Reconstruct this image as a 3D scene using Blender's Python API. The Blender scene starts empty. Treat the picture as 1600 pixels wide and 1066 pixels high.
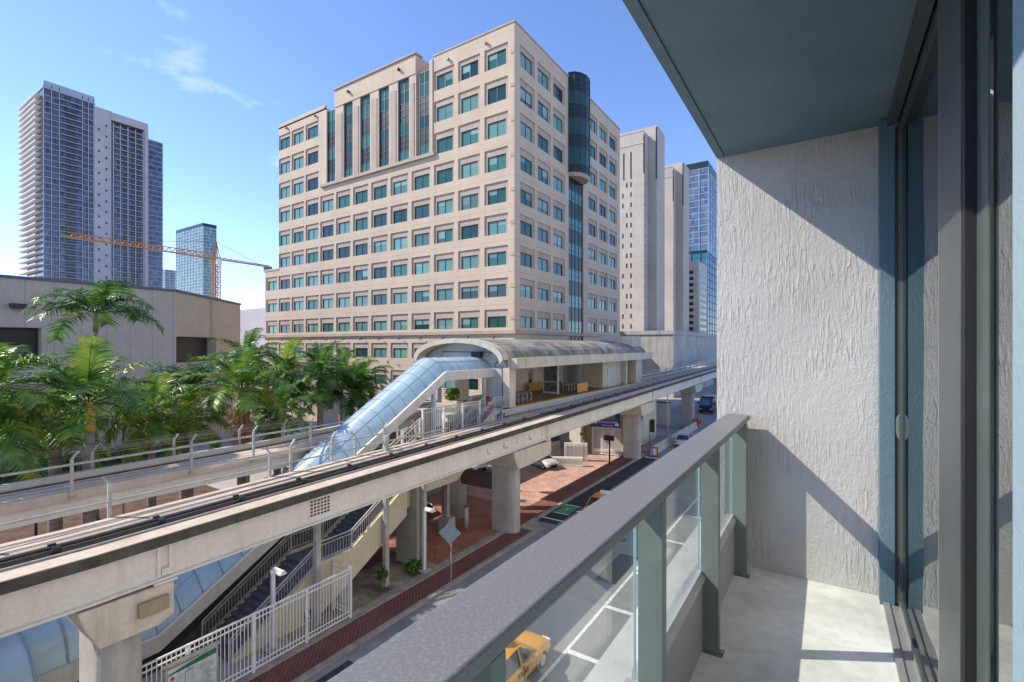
import bpy, math, random
from mathutils import Vector, Matrix
R = math.radians
C = bpy.context.scene.collection
SC = bpy.context.scene
ZO = 13.0                      # camera eye height above the street; geometry is authored relative to the eye level

# ------------------------------------------------------------------ camera, world, sun, exposure
cam_d = bpy.data.cameras.new('camera'); cam = bpy.data.objects.new('camera', cam_d); C.objects.link(cam)
cam_d.sensor_width = 36; cam_d.lens = 755 / 1600 * 36; cam_d.shift_y = 7 / 1600
cam_d.clip_start = 0.02; cam_d.clip_end = 6000
YAW = math.atan(495 / 755)
cam.location = (0, 0, ZO); cam.rotation_euler = (R(90), 0, YAW)
SC.camera = cam
SUN = Vector((-1.0, -0.574, 0.958)).normalized()      # towards the sun
sun_el = math.asin(SUN.z)
W = bpy.data.worlds.new('World'); SC.world = W; W.use_nodes = True
nt = W.node_tree; nt.nodes.clear()
out = nt.nodes.new('ShaderNodeOutputWorld'); bg = nt.nodes.new('ShaderNodeBackground')
sky = nt.nodes.new('ShaderNodeTexSky'); sky.sky_type = 'NISHITA'; sky.sun_disc = False
sky.sun_elevation = sun_el; sky.sun_rotation = math.atan2(SUN.x, SUN.y)
sky.air_density = 0.8; sky.dust_density = 0.0; sky.ozone_density = 5.0; sky.altitude = 0
bg.inputs['Strength'].default_value = 0.15
tc = nt.nodes.new('ShaderNodeTexCoord')
mp = nt.nodes.new('ShaderNodeMapping'); mp.inputs['Scale'].default_value = (1.5, 1.5, 3.2); mp.inputs['Location'].default_value = (0.2, 0.32, 0.2)
nz = nt.nodes.new('ShaderNodeTexNoise'); nz.inputs['Scale'].default_value = 1.7; nz.inputs['Detail'].default_value = 7; nz.inputs['Roughness'].default_value = .58
rp = nt.nodes.new('ShaderNodeValToRGB'); rp.color_ramp.elements[0].position = .60; rp.color_ramp.elements[1].position = .92
rp.color_ramp.elements[0].color = (0, 0, 0, 1); rp.color_ramp.elements[1].color = (.75, .75, .75, 1)
mx = nt.nodes.new('ShaderNodeMixRGB'); mx.inputs[2].default_value = (7.0, 7.2, 7.8, 1)
L = nt.links.new
L(tc.outputs['Generated'], mp.inputs['Vector']); L(mp.outputs[0], nz.inputs['Vector']); L(nz.outputs['Fac'], rp.inputs[0])
tint = nt.nodes.new('ShaderNodeMixRGB'); tint.blend_type = 'MULTIPLY'; tint.inputs[0].default_value = 1; tint.inputs[2].default_value = (1.0, .945, 1.02, 1)
L(sky.outputs[0], tint.inputs[1]); L(rp.outputs[0], mx.inputs[0]); L(tint.outputs[0], mx.inputs[1]); L(mx.outputs[0], bg.inputs['Color']); L(bg.outputs[0], out.inputs[0])
sl = bpy.data.lights.new('sun', 'SUN'); so = bpy.data.objects.new('sun', sl); C.objects.link(so)
sl.energy = 3.1; sl.angle = R(.5); sl.color = (1, .905, .77)
so.rotation_euler = SUN.to_track_quat('Z', 'Y').to_euler(); so.location = (-60, -40, 90)
SC.view_settings.view_transform = 'Standard'; SC.view_settings.look = 'None'; SC.view_settings.gamma = 1
SC.view_settings.exposure = 1.05
SC.render.engine = 'CYCLES'; SC.cycles.max_bounces = 7; SC.cycles.transparent_max_bounces = 12

# ------------------------------------------------------------------ helpers
ORG = {}
class MB:
    def __init__(s): s.v = []; s.f = []; s.sm = []
    def add(s, vs, fs, smooth=False):
        b = len(s.v); s.v += [tuple(v) for v in vs]
        for f in fs: s.f.append(tuple(b + i for i in f)); s.sm.append(smooth)
        return s
    def box(s, x0, x1, y0, y1, z0, z1):
        return s.add([(x0,y0,z0),(x1,y0,z0),(x1,y1,z0),(x0,y1,z0),(x0,y0,z1),(x1,y0,z1),(x1,y1,z1),(x0,y1,z1)],
                     [(0,3,2,1),(4,5,6,7),(0,1,5,4),(1,2,6,5),(2,3,7,6),(3,0,4,7)])
    def bar(s, p, q, w, h=None, up=(0,0,1)):
        h = h or w; p = Vector(p); q = Vector(q); d = (q - p)
        if d.length < 1e-6: return s
        d.normalize(); u = Vector(up)
        if abs(d.dot(u)) > .98: u = Vector((0,1,0))
        a = d.cross(u).normalized() * (w/2); b = a.cross(d).normalized() * (h/2)
        vs = [p-a-b,p+a-b,p+a+b,p-a+b,q-a-b,q+a-b,q+a+b,q-a+b]
        return s.add(vs, [(0,3,2,1),(4,5,6,7),(0,1,5,4),(1,2,6,5),(2,3,7,6),(3,0,4,7)])
    def tube(s, pts, r, n=8, r2=None, cap=True):
        pts = [Vector(p) for p in pts]; m = len(pts); b = len(s.v); rings = []
        for i, p in enumerate(pts):
            d = (pts[min(i+1, m-1)] - pts[max(i-1, 0)]).normalized()
            u = Vector((0,0,1)) if abs(d.z) < .9 else Vector((1,0,0))
            a = d.cross(u).normalized(); c = a.cross(d).normalized()
            rr = r if r2 is None else r + (r2 - r) * i / (m - 1)
            if isinstance(r, (list, tuple)): rr = r[i]
            for k in range(n):
                t = 2*math.pi*k/n; s.v.append(tuple(p + a*(rr*math.cos(t)) + c*(rr*math.sin(t))))
        for i in range(m-1):
            for k in range(n):
                s.f.append((b+i*n+k, b+i*n+(k+1)%n, b+(i+1)*n+(k+1)%n, b+(i+1)*n+k)); s.sm.append(True)
        if cap:
            s.f.append(tuple(b+k for k in range(n))[::-1]); s.sm.append(False)
            s.f.append(tuple(b+(m-1)*n+k for k in range(n))); s.sm.append(False)
        return s
    def prism(s, poly, axis, a, b, smooth=False):
        """poly: 2-D outline; axis 'x','y','z' = extrusion axis from a to b"""
        def P(u, w, t): return {'x': (t,u,w), 'y': (u,t,w), 'z': (u,w,t)}[axis]
        n = len(poly); vs = [P(u,w,a) for u,w in poly] + [P(u,w,b) for u,w in poly]
        s.add(vs, [tuple(range(n))[::-1], tuple(range(n,2*n))])
        b0 = len(s.v) - 2*n
        for i in range(n):
            s.f.append((b0+i, b0+(i+1)%n, b0+n+(i+1)%n, b0+n+i)); s.sm.append(smooth)
        return s
    def grid(s, rows, smooth=True):
        b = len(s.v); n = len(rows[0])
        for r in rows: s.v += [tuple(p) for p in r]
        for i in range(len(rows)-1):
            for k in range(n-1):
                s.f.append((b+i*n+k, b+i*n+k+1, b+(i+1)*n+k+1, b+(i+1)*n+k)); s.sm.append(smooth)
        return s
    def quad(s, a, b, c, d): return s.add([a,b,c,d], [(0,1,2,3)])
    def cyl(s, x, y, z0, z1, r, n=24, sx=1, sy=1):
        b = len(s.v)
        for z in (z0, z1):
            for k in range(n):
                t = 2*math.pi*k/n; s.v.append((x+r*sx*math.cos(t), y+r*sy*math.sin(t), z))
        for k in range(n):
            s.f.append((b+k, b+(k+1)%n, b+n+(k+1)%n, b+n+k)); s.sm.append(True)
        s.f.append(tuple(b+k for k in range(n))[::-1]); s.sm.append(False)
        s.f.append(tuple(b+n+k for k in range(n))); s.sm.append(False)
        return s
def props(o, label=None, cat=None, group=None, kind=None):
    if label: o['label'] = label
    if cat: o['category'] = cat
    if group: o['group'] = group
    if kind: o['kind'] = kind
    return o
def thing(name, loc, label, cat, group=None, rot=0):
    o = bpy.data.objects.new(name, None); C.objects.link(o); o.empty_display_size = .5
    o.location = (loc[0], loc[1], loc[2] + ZO); o.rotation_euler = (0,0,rot)
    ORG[o.name] = tuple(loc)
    return props(o, label, cat, group)
def part(name, mb, mat, parent=None, origin=None, bevel=0, recalc=True, label=None):
    me = bpy.data.meshes.new(name)
    og = ORG[parent.name] if parent is not None else (origin or (0,0,0))
    me.from_pydata([(v[0]-og[0], v[1]-og[1], v[2]-og[2]) for v in mb.v], [], mb.f)
    me.polygons.foreach_set('use_smooth', mb.sm)
    mats = mat if isinstance(mat, (list, tuple)) else [mat]
    for m in mats: me.materials.append(m)
    if recalc:
        import bmesh
        bm = bmesh.new(); bm.from_mesh(me); bmesh.ops.recalc_face_normals(bm, faces=bm.faces); bm.to_mesh(me); bm.free()
    me.update()
    o = bpy.data.objects.new(name, me); C.objects.link(o)
    ORG[o.name] = og
    if parent is not None: o.parent = parent
    else: o.location = (og[0], og[1], og[2] + ZO)
    if bevel:
        b = o.modifiers.new('bevel', 'BEVEL'); b.width = bevel; b.segments = 2; b.limit_method = 'ANGLE'
    if label: o['label'] = label
    return o
def single(name, mb, mat, label, cat, group=None, origin=None, bevel=0):
    return props(part(name, mb, mat, None, origin, bevel), label, cat, group)
def setting(name, mb, mat): return props(part(name, mb, mat), kind='structure')
def kids(o): return [c for c in bpy.data.objects if c.parent == o]
def copy_tree(o, parent=None):
    c = o.copy(); C.objects.link(c); c.parent = parent; ORG[c.name] = ORG[o.name]
    for ch in kids(o): copy_tree(ch, c)
    return c
def text_mesh(txt, size, mat, name, parent, loc, rot, depth=.004):
    cu = bpy.data.curves.new(name, 'FONT'); cu.body = txt; cu.size = size; cu.align_x = 'CENTER'; cu.align_y = 'CENTER'; cu.extrude = depth
    tmp = bpy.data.objects.new(name + '_curve', cu); C.objects.link(tmp)
    bpy.context.view_layer.update()
    me = bpy.data.meshes.new_from_object(tmp.evaluated_get(bpy.context.evaluated_depsgraph_get()))
    bpy.data.objects.remove(tmp)
    me.materials.clear(); me.materials.append(mat)
    o = bpy.data.objects.new(name, me); C.objects.link(o); o.parent = parent
    og = ORG[parent.name]; o.location = (loc[0]-og[0], loc[1]-og[1], loc[2]-og[2]); o.rotation_euler = rot
    return o

# ------------------------------------------------------------------ materials
def newmat(name):
    m = bpy.data.materials.new(name); m.use_nodes = True
    n = m.node_tree.nodes; p = n['Principled BSDF']
    return m, m.node_tree, p
def node(t, kind, **kw):
    n = t.nodes.new(kind)
    for k, v in kw.items():
        if k in n.inputs: n.inputs[k].default_value = v
        else: setattr(n, k, v)
    return n
def rgb(c): return (c[0], c[1], c[2], 1)
def flat(name, c, rough=.5, metal=0, spec=.5, vary=.12, scale=6, bump=0):
    m, t, p = newmat(name)
    p.inputs['Roughness'].default_value = rough; p.inputs['Metallic'].default_value = metal
    p.inputs['Specular IOR Level'].default_value = spec
    co = node(t, 'ShaderNodeTexCoord'); nz = node(t, 'ShaderNodeTexNoise', Scale=scale, Detail=5)
    t.links.new(co.outputs['Object'], nz.inputs['Vector'])
    hs = node(t, 'ShaderNodeHueSaturation'); hs.inputs['Color'].default_value = rgb(c)
    mr = node(t, 'ShaderNodeMapRange'); mr.inputs['From Min'].default_value = .3; mr.inputs['From Max'].default_value = .7
    mr.inputs['To Min'].default_value = 1 - vary; mr.inputs['To Max'].default_value = 1 + vary
    t.links.new(nz.outputs['Fac'], mr.inputs['Value']); t.links.new(mr.outputs[0], hs.inputs['Value'])
    t.links.new(hs.outputs[0], p.inputs['Base Color'])
    if bump:
        b = node(t, 'ShaderNodeBump', Strength=bump, Distance=.02); n2 = node(t, 'ShaderNodeTexNoise', Scale=scale*8, Detail=3)
        t.links.new(co.outputs['Object'], n2.inputs['Vector']); t.links.new(n2.outputs['Fac'], b.inputs['Height']); t.links.new(b.outputs[0], p.inputs['Normal'])
    return m
def concrete(name, c1, c2, scale=.6, rough=.85, streak=.35, stain=(.12,.11,.10), fine=14, bump=.15, joints=None, jc=.55):
    """mottled concrete with vertical run-off stains and, if wanted, panel joints (pu, pv, width, ou, ov)"""
    m, t, p = newmat(name); lk = t.links.new
    p.inputs['Roughness'].default_value = rough; p.inputs['Specular IOR Level'].default_value = .25
    co = node(t, 'ShaderNodeTexCoord')
    n1 = node(t, 'ShaderNodeTexNoise', Scale=scale, Detail=8, Roughness=.65); lk(co.outputs['Object'], n1.inputs['Vector'])
    r1 = node(t, 'ShaderNodeValToRGB'); r1.color_ramp.elements[0].position = .35; r1.color_ramp.elements[1].position = .65
    r1.color_ramp.elements[0].color = rgb(c1); r1.color_ramp.elements[1].color = rgb(c2); lk(n1.outputs['Fac'], r1.inputs[0])
    col = r1.outputs[0]
    if streak:
        mp = node(t, 'ShaderNodeMapping'); mp.inputs['Scale'].default_value = (1.6, 1.6, .09); lk(co.outputs['Object'], mp.inputs['Vector'])
        n2 = node(t, 'ShaderNodeTexNoise', Scale=1.2, Detail=6, Roughness=.7); lk(mp.outputs[0], n2.inputs['Vector'])
        r2 = node(t, 'ShaderNodeValToRGB'); r2.color_ramp.elements[0].position = .5; r2.color_ramp.elements[1].position = .75
        r2.color_ramp.elements[0].color = (0,0,0,1); r2.color_ramp.elements[1].color = (streak,)*3 + (1,)
        lk(n2.outputs['Fac'], r2.inputs[0])
        mx = node(t, 'ShaderNodeMixRGB'); mx.inputs[2].default_value = rgb(stain); lk(r2.outputs[0], mx.inputs[0]); lk(col, mx.inputs[1]); col = mx.outputs[0]
    n3 = node(t, 'ShaderNodeTexNoise', Scale=fine, Detail=4); lk(co.outputs['Object'], n3.inputs['Vector'])
    mr = node(t, 'ShaderNodeMapRange'); mr.inputs['To Min'].default_value = .82; mr.inputs['To Max'].default_value = 1.15; lk(n3.outputs['Fac'], mr.inputs['Value'])
    hs = node(t, 'ShaderNodeHueSaturation'); lk(mr.outputs[0], hs.inputs['Value']); lk(col, hs.inputs['Color']); col = hs.outputs[0]
    if joints:
        pu, pv, w, ou, ov = joints
        sx = node(t, 'ShaderNodeSeparateXYZ'); lk(co.outputs['Object'], sx.inputs[0])
        def M(op, a, b=None, **k):
            n = node(t, 'ShaderNodeMath', operation=op)
            for i, q in enumerate((a, b)):
                if q is None: continue
                if isinstance(q, (int, float)): n.inputs[i].default_value = q
                else: lk(q, n.inputs[i])
            return n.outputs[0]
        u = M('ADD', M('ADD', sx.outputs[0], sx.outputs[1]), ou); v = M('ADD', sx.outputs[2], ov)
        lines = []
        for q, per in ((u, pu), (v, pv)):
            if not per: continue
            fr = M('FRACT', M('DIVIDE', q, per)); lines.append(M('LESS_THAN', fr, w/per))
        ln = lines[0] if len(lines) == 1 else M('MAXIMUM', lines[0], lines[1])
        mj = node(t, 'ShaderNodeMixRGB', blend_type='MULTIPLY'); mj.inputs[2].default_value = (jc,jc,jc,1); lk(ln, mj.inputs[0]); lk(col, mj.inputs[1]); col = mj.outputs[0]
    lk(col, p.inputs['Base Color'])
    if bump:
        b = node(t, 'ShaderNodeBump', Strength=bump, Distance=.02); lk(n3.outputs['Fac'], b.inputs['Height']); lk(b.outputs[0], p.inputs['Normal'])
    return m
def stucco(name, c, fine=90, streak=(60, 60, 9), strength=.5, dist=.006, vary=.08, rough=.9, rake=1.0):
    """grainy stucco with patchy vertical rake marks and a few smooth trowelled places"""
    m, t, p = newmat(name); lk = t.links.new
    p.inputs['Roughness'].default_value = rough; p.inputs['Specular IOR Level'].default_value = .25
    co = node(t, 'ShaderNodeTexCoord'); mp = node(t, 'ShaderNodeMapping'); mp.inputs['Scale'].default_value = streak; lk(co.outputs['Object'], mp.inputs['Vector'])
    s1 = node(t, 'ShaderNodeTexNoise', Scale=1.0, Detail=5, Roughness=.6, Distortion=.6); lk(mp.outputs[0], s1.inputs['Vector'])
    r1 = node(t, 'ShaderNodeMapRange'); r1.inputs['From Min'].default_value = .45; r1.inputs['From Max'].default_value = .72; lk(s1.outputs['Fac'], r1.inputs['Value'])
    mk_ = node(t, 'ShaderNodeTexNoise', Scale=3.2, Detail=3); lk(co.outputs['Object'], mk_.inputs['Vector'])
    r2 = node(t, 'ShaderNodeMapRange'); r2.inputs['From Min'].default_value = .42; r2.inputs['From Max'].default_value = .62; r2.inputs['To Min'].default_value = .15*rake; r2.inputs['To Max'].default_value = rake; lk(mk_.outputs['Fac'], r2.inputs['Value'])
    mu = node(t, 'ShaderNodeMath', operation='MULTIPLY'); lk(r1.outputs[0], mu.inputs[0]); lk(r2.outputs[0], mu.inputs[1])
    lp = node(t, 'ShaderNodeTexNoise', Scale=26, Detail=6, Roughness=.7); lk(co.outputs['Object'], lp.inputs['Vector'])
    a1 = node(t, 'ShaderNodeMath', operation='MULTIPLY_ADD'); a1.inputs[1].default_value = .8; lk(lp.outputs['Fac'], a1.inputs[0]); lk(mu.outputs[0], a1.inputs[2])
    n2 = node(t, 'ShaderNodeTexNoise', Scale=fine, Detail=5, Roughness=.7); lk(co.outputs['Object'], n2.inputs['Vector'])
    a2 = node(t, 'ShaderNodeMath', operation='MULTIPLY_ADD'); a2.inputs[1].default_value = .7; lk(n2.outputs['Fac'], a2.inputs[0]); lk(a1.outputs[0], a2.inputs[2])
    b = node(t, 'ShaderNodeBump', Strength=strength, Distance=dist); lk(a2.outputs[0], b.inputs['Height']); lk(b.outputs[0], p.inputs['Normal'])
    n3 = node(t, 'ShaderNodeTexNoise', Scale=1.6, Detail=7, Roughness=.65); lk(co.outputs['Object'], n3.inputs['Vector'])
    mr = node(t, 'ShaderNodeMapRange'); mr.inputs['From Min'].default_value = .3; mr.inputs['From Max'].default_value = .7
    mr.inputs['To Min'].default_value = 1-vary; mr.inputs['To Max'].default_value = 1+vary; lk(n3.outputs['Fac'], mr.inputs['Value'])
    hs = node(t, 'ShaderNodeHueSaturation'); hs.inputs['Color'].default_value = rgb(c); lk(mr.outputs[0], hs.inputs['Value']); lk(hs.outputs[0], p.inputs['Base Color'])
    return m
def brick(name, c1, c2, mortar, scale=4, rough=.9, vary=.5):
    m, t, p = newmat(name); lk = t.links.new; p.inputs['Roughness'].default_value = rough
    co = node(t, 'ShaderNodeTexCoord'); mp = node(t, 'ShaderNodeMapping'); mp.inputs['Rotation'].default_value = (0,0,R(45)); lk(co.outputs['Object'], mp.inputs['Vector'])
    br = node(t, 'ShaderNodeTexBrick', Scale=scale); br.inputs['Color1'].default_value = rgb(c1); br.inputs['Color2'].default_value = rgb(c2)
    br.inputs['Mortar'].default_value = rgb(mortar); br.inputs['Mortar Size'].default_value = .035; br.inputs['Brick Width'].default_value = .8; br.inputs['Row Height'].default_value = .4
    lk(mp.outputs[0], br.inputs['Vector'])
    n = node(t, 'ShaderNodeTexNoise', Scale=.55, Detail=8, Roughness=.7); lk(co.outputs['Object'], n.inputs['Vector'])
    mr = node(t, 'ShaderNodeMapRange'); mr.inputs['From Min'].default_value = .3; mr.inputs['From Max'].default_value = .7
    mr.inputs['To Min'].default_value = 1-vary*.5; mr.inputs['To Max'].default_value = 1+vary*.5; lk(n.outputs['Fac'], mr.inputs['Value'])
    hs = node(t, 'ShaderNodeHueSaturation'); lk(br.outputs['Color'], hs.inputs['Color']); lk(mr.outputs[0], hs.inputs['Value']); lk(hs.outputs[0], p.inputs['Base Color'])
    b = node(t, 'ShaderNodeBump', Strength=.3, Distance=.01); lk(br.outputs['Fac'], b.inputs['Height']); b.invert = True; lk(b.outputs[0], p.inputs['Normal'])
    return m
def glossy_glass(name, c, rough=.04, ior=1.6, spec=.6, vary=.35, cell=(0,0)):
    m, t, p = newmat(name); lk = t.links.new
    p.inputs['Roughness'].default_value = rough; p.inputs['IOR'].default_value = ior; p.inputs['Specular IOR Level'].default_value = spec
    oi = node(t, 'ShaderNodeObjectInfo'); mr = node(t, 'ShaderNodeMapRange'); mr.inputs['To Min'].default_value = 1-vary; mr.inputs['To Max'].default_value = 1+vary
    lk(oi.outputs['Random'], mr.inputs['Value'])
    hs = node(t, 'ShaderNodeHueSaturation'); hs.inputs['Color'].default_value = rgb(c); lk(mr.outputs[0], hs.inputs['Value']); lk(hs.outputs[0], p.inputs['Base Color'])
    co = node(t, 'ShaderNodeTexCoord'); nz = node(t, 'ShaderNodeTexNoise', Scale=.9, Detail=2); lk(co.outputs['Object'], nz.inputs['Vector'])
    b = node(t, 'ShaderNodeBump', Strength=.06, Distance=.1); lk(nz.outputs['Fac'], b.inputs['Height']); lk(b.outputs[0], p.inputs['Normal'])
    return m
def clear_glass(name, tint=(.86,.95,.93), refl=1.0):
    m, t, p = newmat(name); lk = t.links.new; t.nodes.remove(p)
    o = t.nodes['Material Output']; tr = node(t, 'ShaderNodeBsdfTransparent'); tr.inputs['Color'].default_value = rgb(tint)
    gl = node(t, 'ShaderNodeBsdfGlossy', Roughness=.01); fr = node(t, 'ShaderNodeLayerWeight', Blend=.5); mx = node(t, 'ShaderNodeMixShader')
    pw = node(t, 'ShaderNodeMath', operation='POWER'); pw.inputs[1].default_value = 4.5; lk(fr.outputs['Facing'], pw.inputs[0])
    mu = node(t, 'ShaderNodeMath', operation='MULTIPLY_ADD'); mu.inputs[1].default_value = refl*.9; mu.inputs[2].default_value = .035
    lk(pw.outputs[0], mu.inputs[0]); lk(mu.outputs[0], mx.inputs[0]); lk(tr.outputs[0], mx.inputs[1]); lk(gl.outputs[0], mx.inputs[2]); lk(mx.outputs[0], o.inputs['Surface'])
    return m
def leafmat(name, c1, c2, c3):
    m, t, p = newmat(name); lk = t.links.new; p.inputs['Roughness'].default_value = .42; p.inputs['Specular IOR Level'].default_value = .5
    co = node(t, 'ShaderNodeTexCoord'); n = node(t, 'ShaderNodeTexNoise', Scale=1.4, Detail=4); lk(co.outputs['Object'], n.inputs['Vector'])
    oi = node(t, 'ShaderNodeObjectInfo'); ad = node(t, 'ShaderNodeMath', operation='MULTIPLY_ADD'); ad.inputs[1].default_value = .22; lk(oi.outputs['Random'], ad.inputs[0])
    sb = node(t, 'ShaderNodeMath', operation='SUBTRACT'); sb.inputs[1].default_value = .11; lk(n.outputs['Fac'], ad.inputs[2]); lk(ad.outputs[0], sb.inputs[0])
    r = node(t, 'ShaderNodeValToRGB'); e = r.color_ramp.elements; e[0].position = .36; e[0].color = rgb(c1); e[1].position = .7; e[1].color = rgb(c3)
    k = e.new(.52); k.color = rgb(c2); lk(sb.outputs[0], r.inputs[0]); lk(r.outputs[0], p.inputs['Base Color'])
    tl = node(t, 'ShaderNodeBsdfTranslucent'); lk(r.outputs[0], tl.inputs['Color']); ms = node(t, 'ShaderNodeMixShader'); ms.inputs[0].default_value = .3
    lk(p.outputs[0], ms.inputs[1]); lk(tl.outputs[0], ms.inputs[2]); lk(ms.outputs[0], t.nodes['Material Output'].inputs['Surface'])
    return m

M_stone = concrete('tan stone panels', (.51,.405,.30), (.57,.46,.35), scale=.25, streak=.10, stain=(.3,.24,.19), fine=5, bump=.05, joints=(4.36, 2.05, .05, .9, .2), jc=.72)
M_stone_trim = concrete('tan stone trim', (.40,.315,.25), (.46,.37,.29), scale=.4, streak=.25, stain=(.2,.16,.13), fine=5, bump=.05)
M_teal = glossy_glass('teal window glass', (.034,.115,.098), spec=.35, vary=.6)
M_teal_b = glossy_glass('teal glass with pale blind', (.12,.25,.215), spec=.35, vary=.35)
M_teal_d = glossy_glass('dark teal glass', (.015,.052,.047), spec=.45, vary=.5)
M_blind = glossy_glass('pale green blind behind glass', (.19,.31,.27), spec=.3, vary=.3)
M_spandrel = flat('dark green spandrel', (.022,.036,.04), rough=.3, spec=.25, vary=.2)
M_frame_dk = flat('dark window frame', (.03,.05,.05), rough=.4)
M_prison = concrete('grey tan cast concrete', (.43,.375,.315), (.51,.45,.385), scale=.12, streak=.35, stain=(.2,.18,.165), fine=2, bump=.04, joints=(0, 3.0, .07, 0, 0), jc=.8)
M_prison_blk = concrete('stained grey concrete', (.34,.32,.30), (.45,.43,.40), scale=.2, streak=.6, stain=(.13,.125,.12), fine=2, joints=(6, 0, .1, 0, 0), jc=.7)
M_slot = flat('black slot', (.02,.02,.022), rough=.3)
M_girder = concrete('off white girder paint', (.62,.575,.49), (.70,.655,.575), scale=.5, streak=.25, stain=(.3,.26,.2), fine=9, bump=.05)
M_deck = concrete('worn tan guideway deck', (.46,.375,.29), (.60,.505,.40), scale=.9, streak=0, fine=8, bump=.1)
M_fascia = concrete('lichen dark deck edge', (.05,.045,.036), (.10,.09,.07), scale=1.6, streak=.2, stain=(.2,.18,.14), fine=9)
M_track_dk = flat('black track bed', (.035,.033,.032), rough=.7, vary=.4)
M_rail = flat('worn steel power rail', (.10,.09,.085), rough=.4, metal=.6)
M_rail_lt = flat('grey pipe rail', (.34,.31,.28), rough=.5, metal=.3)
M_column = concrete('weathered grey column concrete', (.39,.365,.32), (.51,.48,.425), scale=.8, streak=.5, stain=(.19,.18,.165), fine=7)
M_cap = concrete('cream painted column cap', (.55,.49,.38), (.64,.57,.45), scale=.8, streak=.5, stain=(.2,.17,.13), fine=7)
M_cream = concrete('cream painted concrete', (.60,.53,.37), (.66,.59,.43), scale=.5, streak=.3, stain=(.36,.3,.2), fine=6)
M_station = concrete('beige station concrete', (.47,.42,.34), (.58,.525,.435), scale=.6, streak=.5, stain=(.2,.175,.14), fine=6)
M_st_grey = concrete('blue grey station paint', (.42,.45,.47), (.5,.53,.55), scale=.6, streak=.25, stain=(.25,.25,.25), fine=6)
M_roof = concrete('lichen stained vault roof', (.13,.12,.10), (.40,.365,.305), scale=.8, streak=.0, fine=5, bump=.2)
M_white = flat('white painted steel', (.74,.73,.70), rough=.45, vary=.08, scale=3)
M_white_w = flat('weathered off white steel', (.40,.39,.36), rough=.55, vary=.2, scale=3)
M_beam = concrete('white canopy beam', (.54,.52,.47), (.64,.62,.57), scale=.8, streak=.4, stain=(.34,.3,.25), fine=7)
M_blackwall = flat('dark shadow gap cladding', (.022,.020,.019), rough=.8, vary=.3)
M_brownwall = concrete('stained brown concrete', (.16,.13,.09), (.30,.25,.17), scale=.5, streak=.6, stain=(.08,.07,.05))
M_step = flat('dark grey stair tread', (.10,.105,.105), rough=.8, vary=.3)
M_red_path = brick('shade darkened red paver', (.165,.058,.04), (.12,.043,.033), (.22,.115,.09), scale=2.6)  # reds lowered so the colour itself carries the shade under the palms
M_plaza = brick('pink brick plaza', (.46,.27,.22), (.39,.215,.165), (.50,.385,.335), scale=1.4, vary=.7)
M_plaza_red = brick('terracotta plaza', (.38,.145,.085), (.31,.11,.068), (.36,.215,.16), scale=1.8, vary=.7)
M_asphalt = concrete('worn asphalt', (.20,.20,.195), (.27,.268,.26), scale=.5, streak=0, fine=30, bump=.25)
M_asph_dk = concrete('fresh dark asphalt', (.035,.037,.04), (.058,.06,.063), scale=.7, streak=0, fine=30, bump=.25)
M_ground = concrete('pale concrete paving', (.36,.335,.30), (.44,.41,.37), scale=.35, streak=0, fine=9, bump=.1)
M_sidewalk = concrete('pale sidewalk', (.50,.50,.47), (.60,.595,.56), scale=.6, streak=0, fine=12, bump=.1, joints=(0,0,.02,0,0) if False else None)
M_kerb = concrete('stained kerb', (.24,.215,.185), (.40,.36,.31), scale=1.4, streak=0, fine=9)
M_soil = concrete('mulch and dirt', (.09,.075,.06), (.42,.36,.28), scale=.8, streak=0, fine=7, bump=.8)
M_palm_shade = concrete('dark brown palm shade', (.075,.045,.032), (.16,.095,.065), scale=1.2, streak=0, fine=9, bump=.8)  # dark brown that stands in for paving in palm shade
M_grass = flat('short grass', (.06,.10,.028), rough=.9, vary=.5, scale=3, bump=.8)
M_paint_w = flat('white road paint', (.68,.68,.65), rough=.7, vary=.25, scale=5)
M_paint_g = flat('green road paint', (.05,.30,.10), rough=.7, vary=.25, scale=2)
M_paint_y = flat('yellow edge paint', (.62,.35,.03), rough=.6, vary=.2, scale=3)
M_plat = flat('dark red brown platform tile', (.15,.072,.045), rough=.45, vary=.3, scale=2)
M_conv = concrete('taupe wall panels', (.53,.46,.375), (.60,.53,.435), scale=.15, streak=.12, stain=(.25,.21,.18), fine=3, bump=.05, joints=(2.3, 0, .06, 1.0, 0), jc=.6)
M_conv2 = concrete('lighter tan ribbed wall', (.56,.485,.385), (.63,.545,.44), scale=.15, streak=.2, stain=(.34,.28,.22), fine=3, bump=.05, joints=(1.9, 0, .06, 1.0, 0), jc=.75)
M_dark = flat('dark void', (.018,.017,.017), rough=.4, vary=.3)
M_mauve = concrete('mauve grey render', (.42,.38,.39), (.47,.43,.44), scale=.1, streak=.1, fine=2, bump=0)
M_palm = leafmat('palm leaflets', (.034,.10,.016), (.11,.235,.034), (.29,.39,.055))
M_palm_y = leafmat('yellowing palm leaflets', (.09,.17,.02), (.20,.25,.03), (.34,.28,.04))
M_dead = flat('dry orange frond', (.42,.19,.055), rough=.8, vary=.4)
M_trunk = concrete('ringed palm trunk', (.24,.215,.18), (.36,.33,.285), scale=2, streak=0, fine=12, bump=.6, joints=(0, .28, .05, 0, 0), jc=.7)
M_shaft = flat('green crownshaft', (.16,.24,.05), rough=.4, vary=.3)
M_shaft_y = flat('yellow crownshaft', (.55,.34,.03), rough=.45, vary=.35)
M_ceil = stucco('slate blue stucco ceiling', (.135,.205,.24), fine=220, streak=(70,70,70), strength=.7, dist=.004, vary=.16, rake=.5)
M_wallw = stucco('white grey raked stucco', (.50,.49,.47), fine=110, strength=.95, dist=.008, vary=.10)
M_blue = stucco('slate blue painted stucco', (.10,.165,.205), fine=120, streak=(50,50,16), strength=.5, dist=.005)
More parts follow.
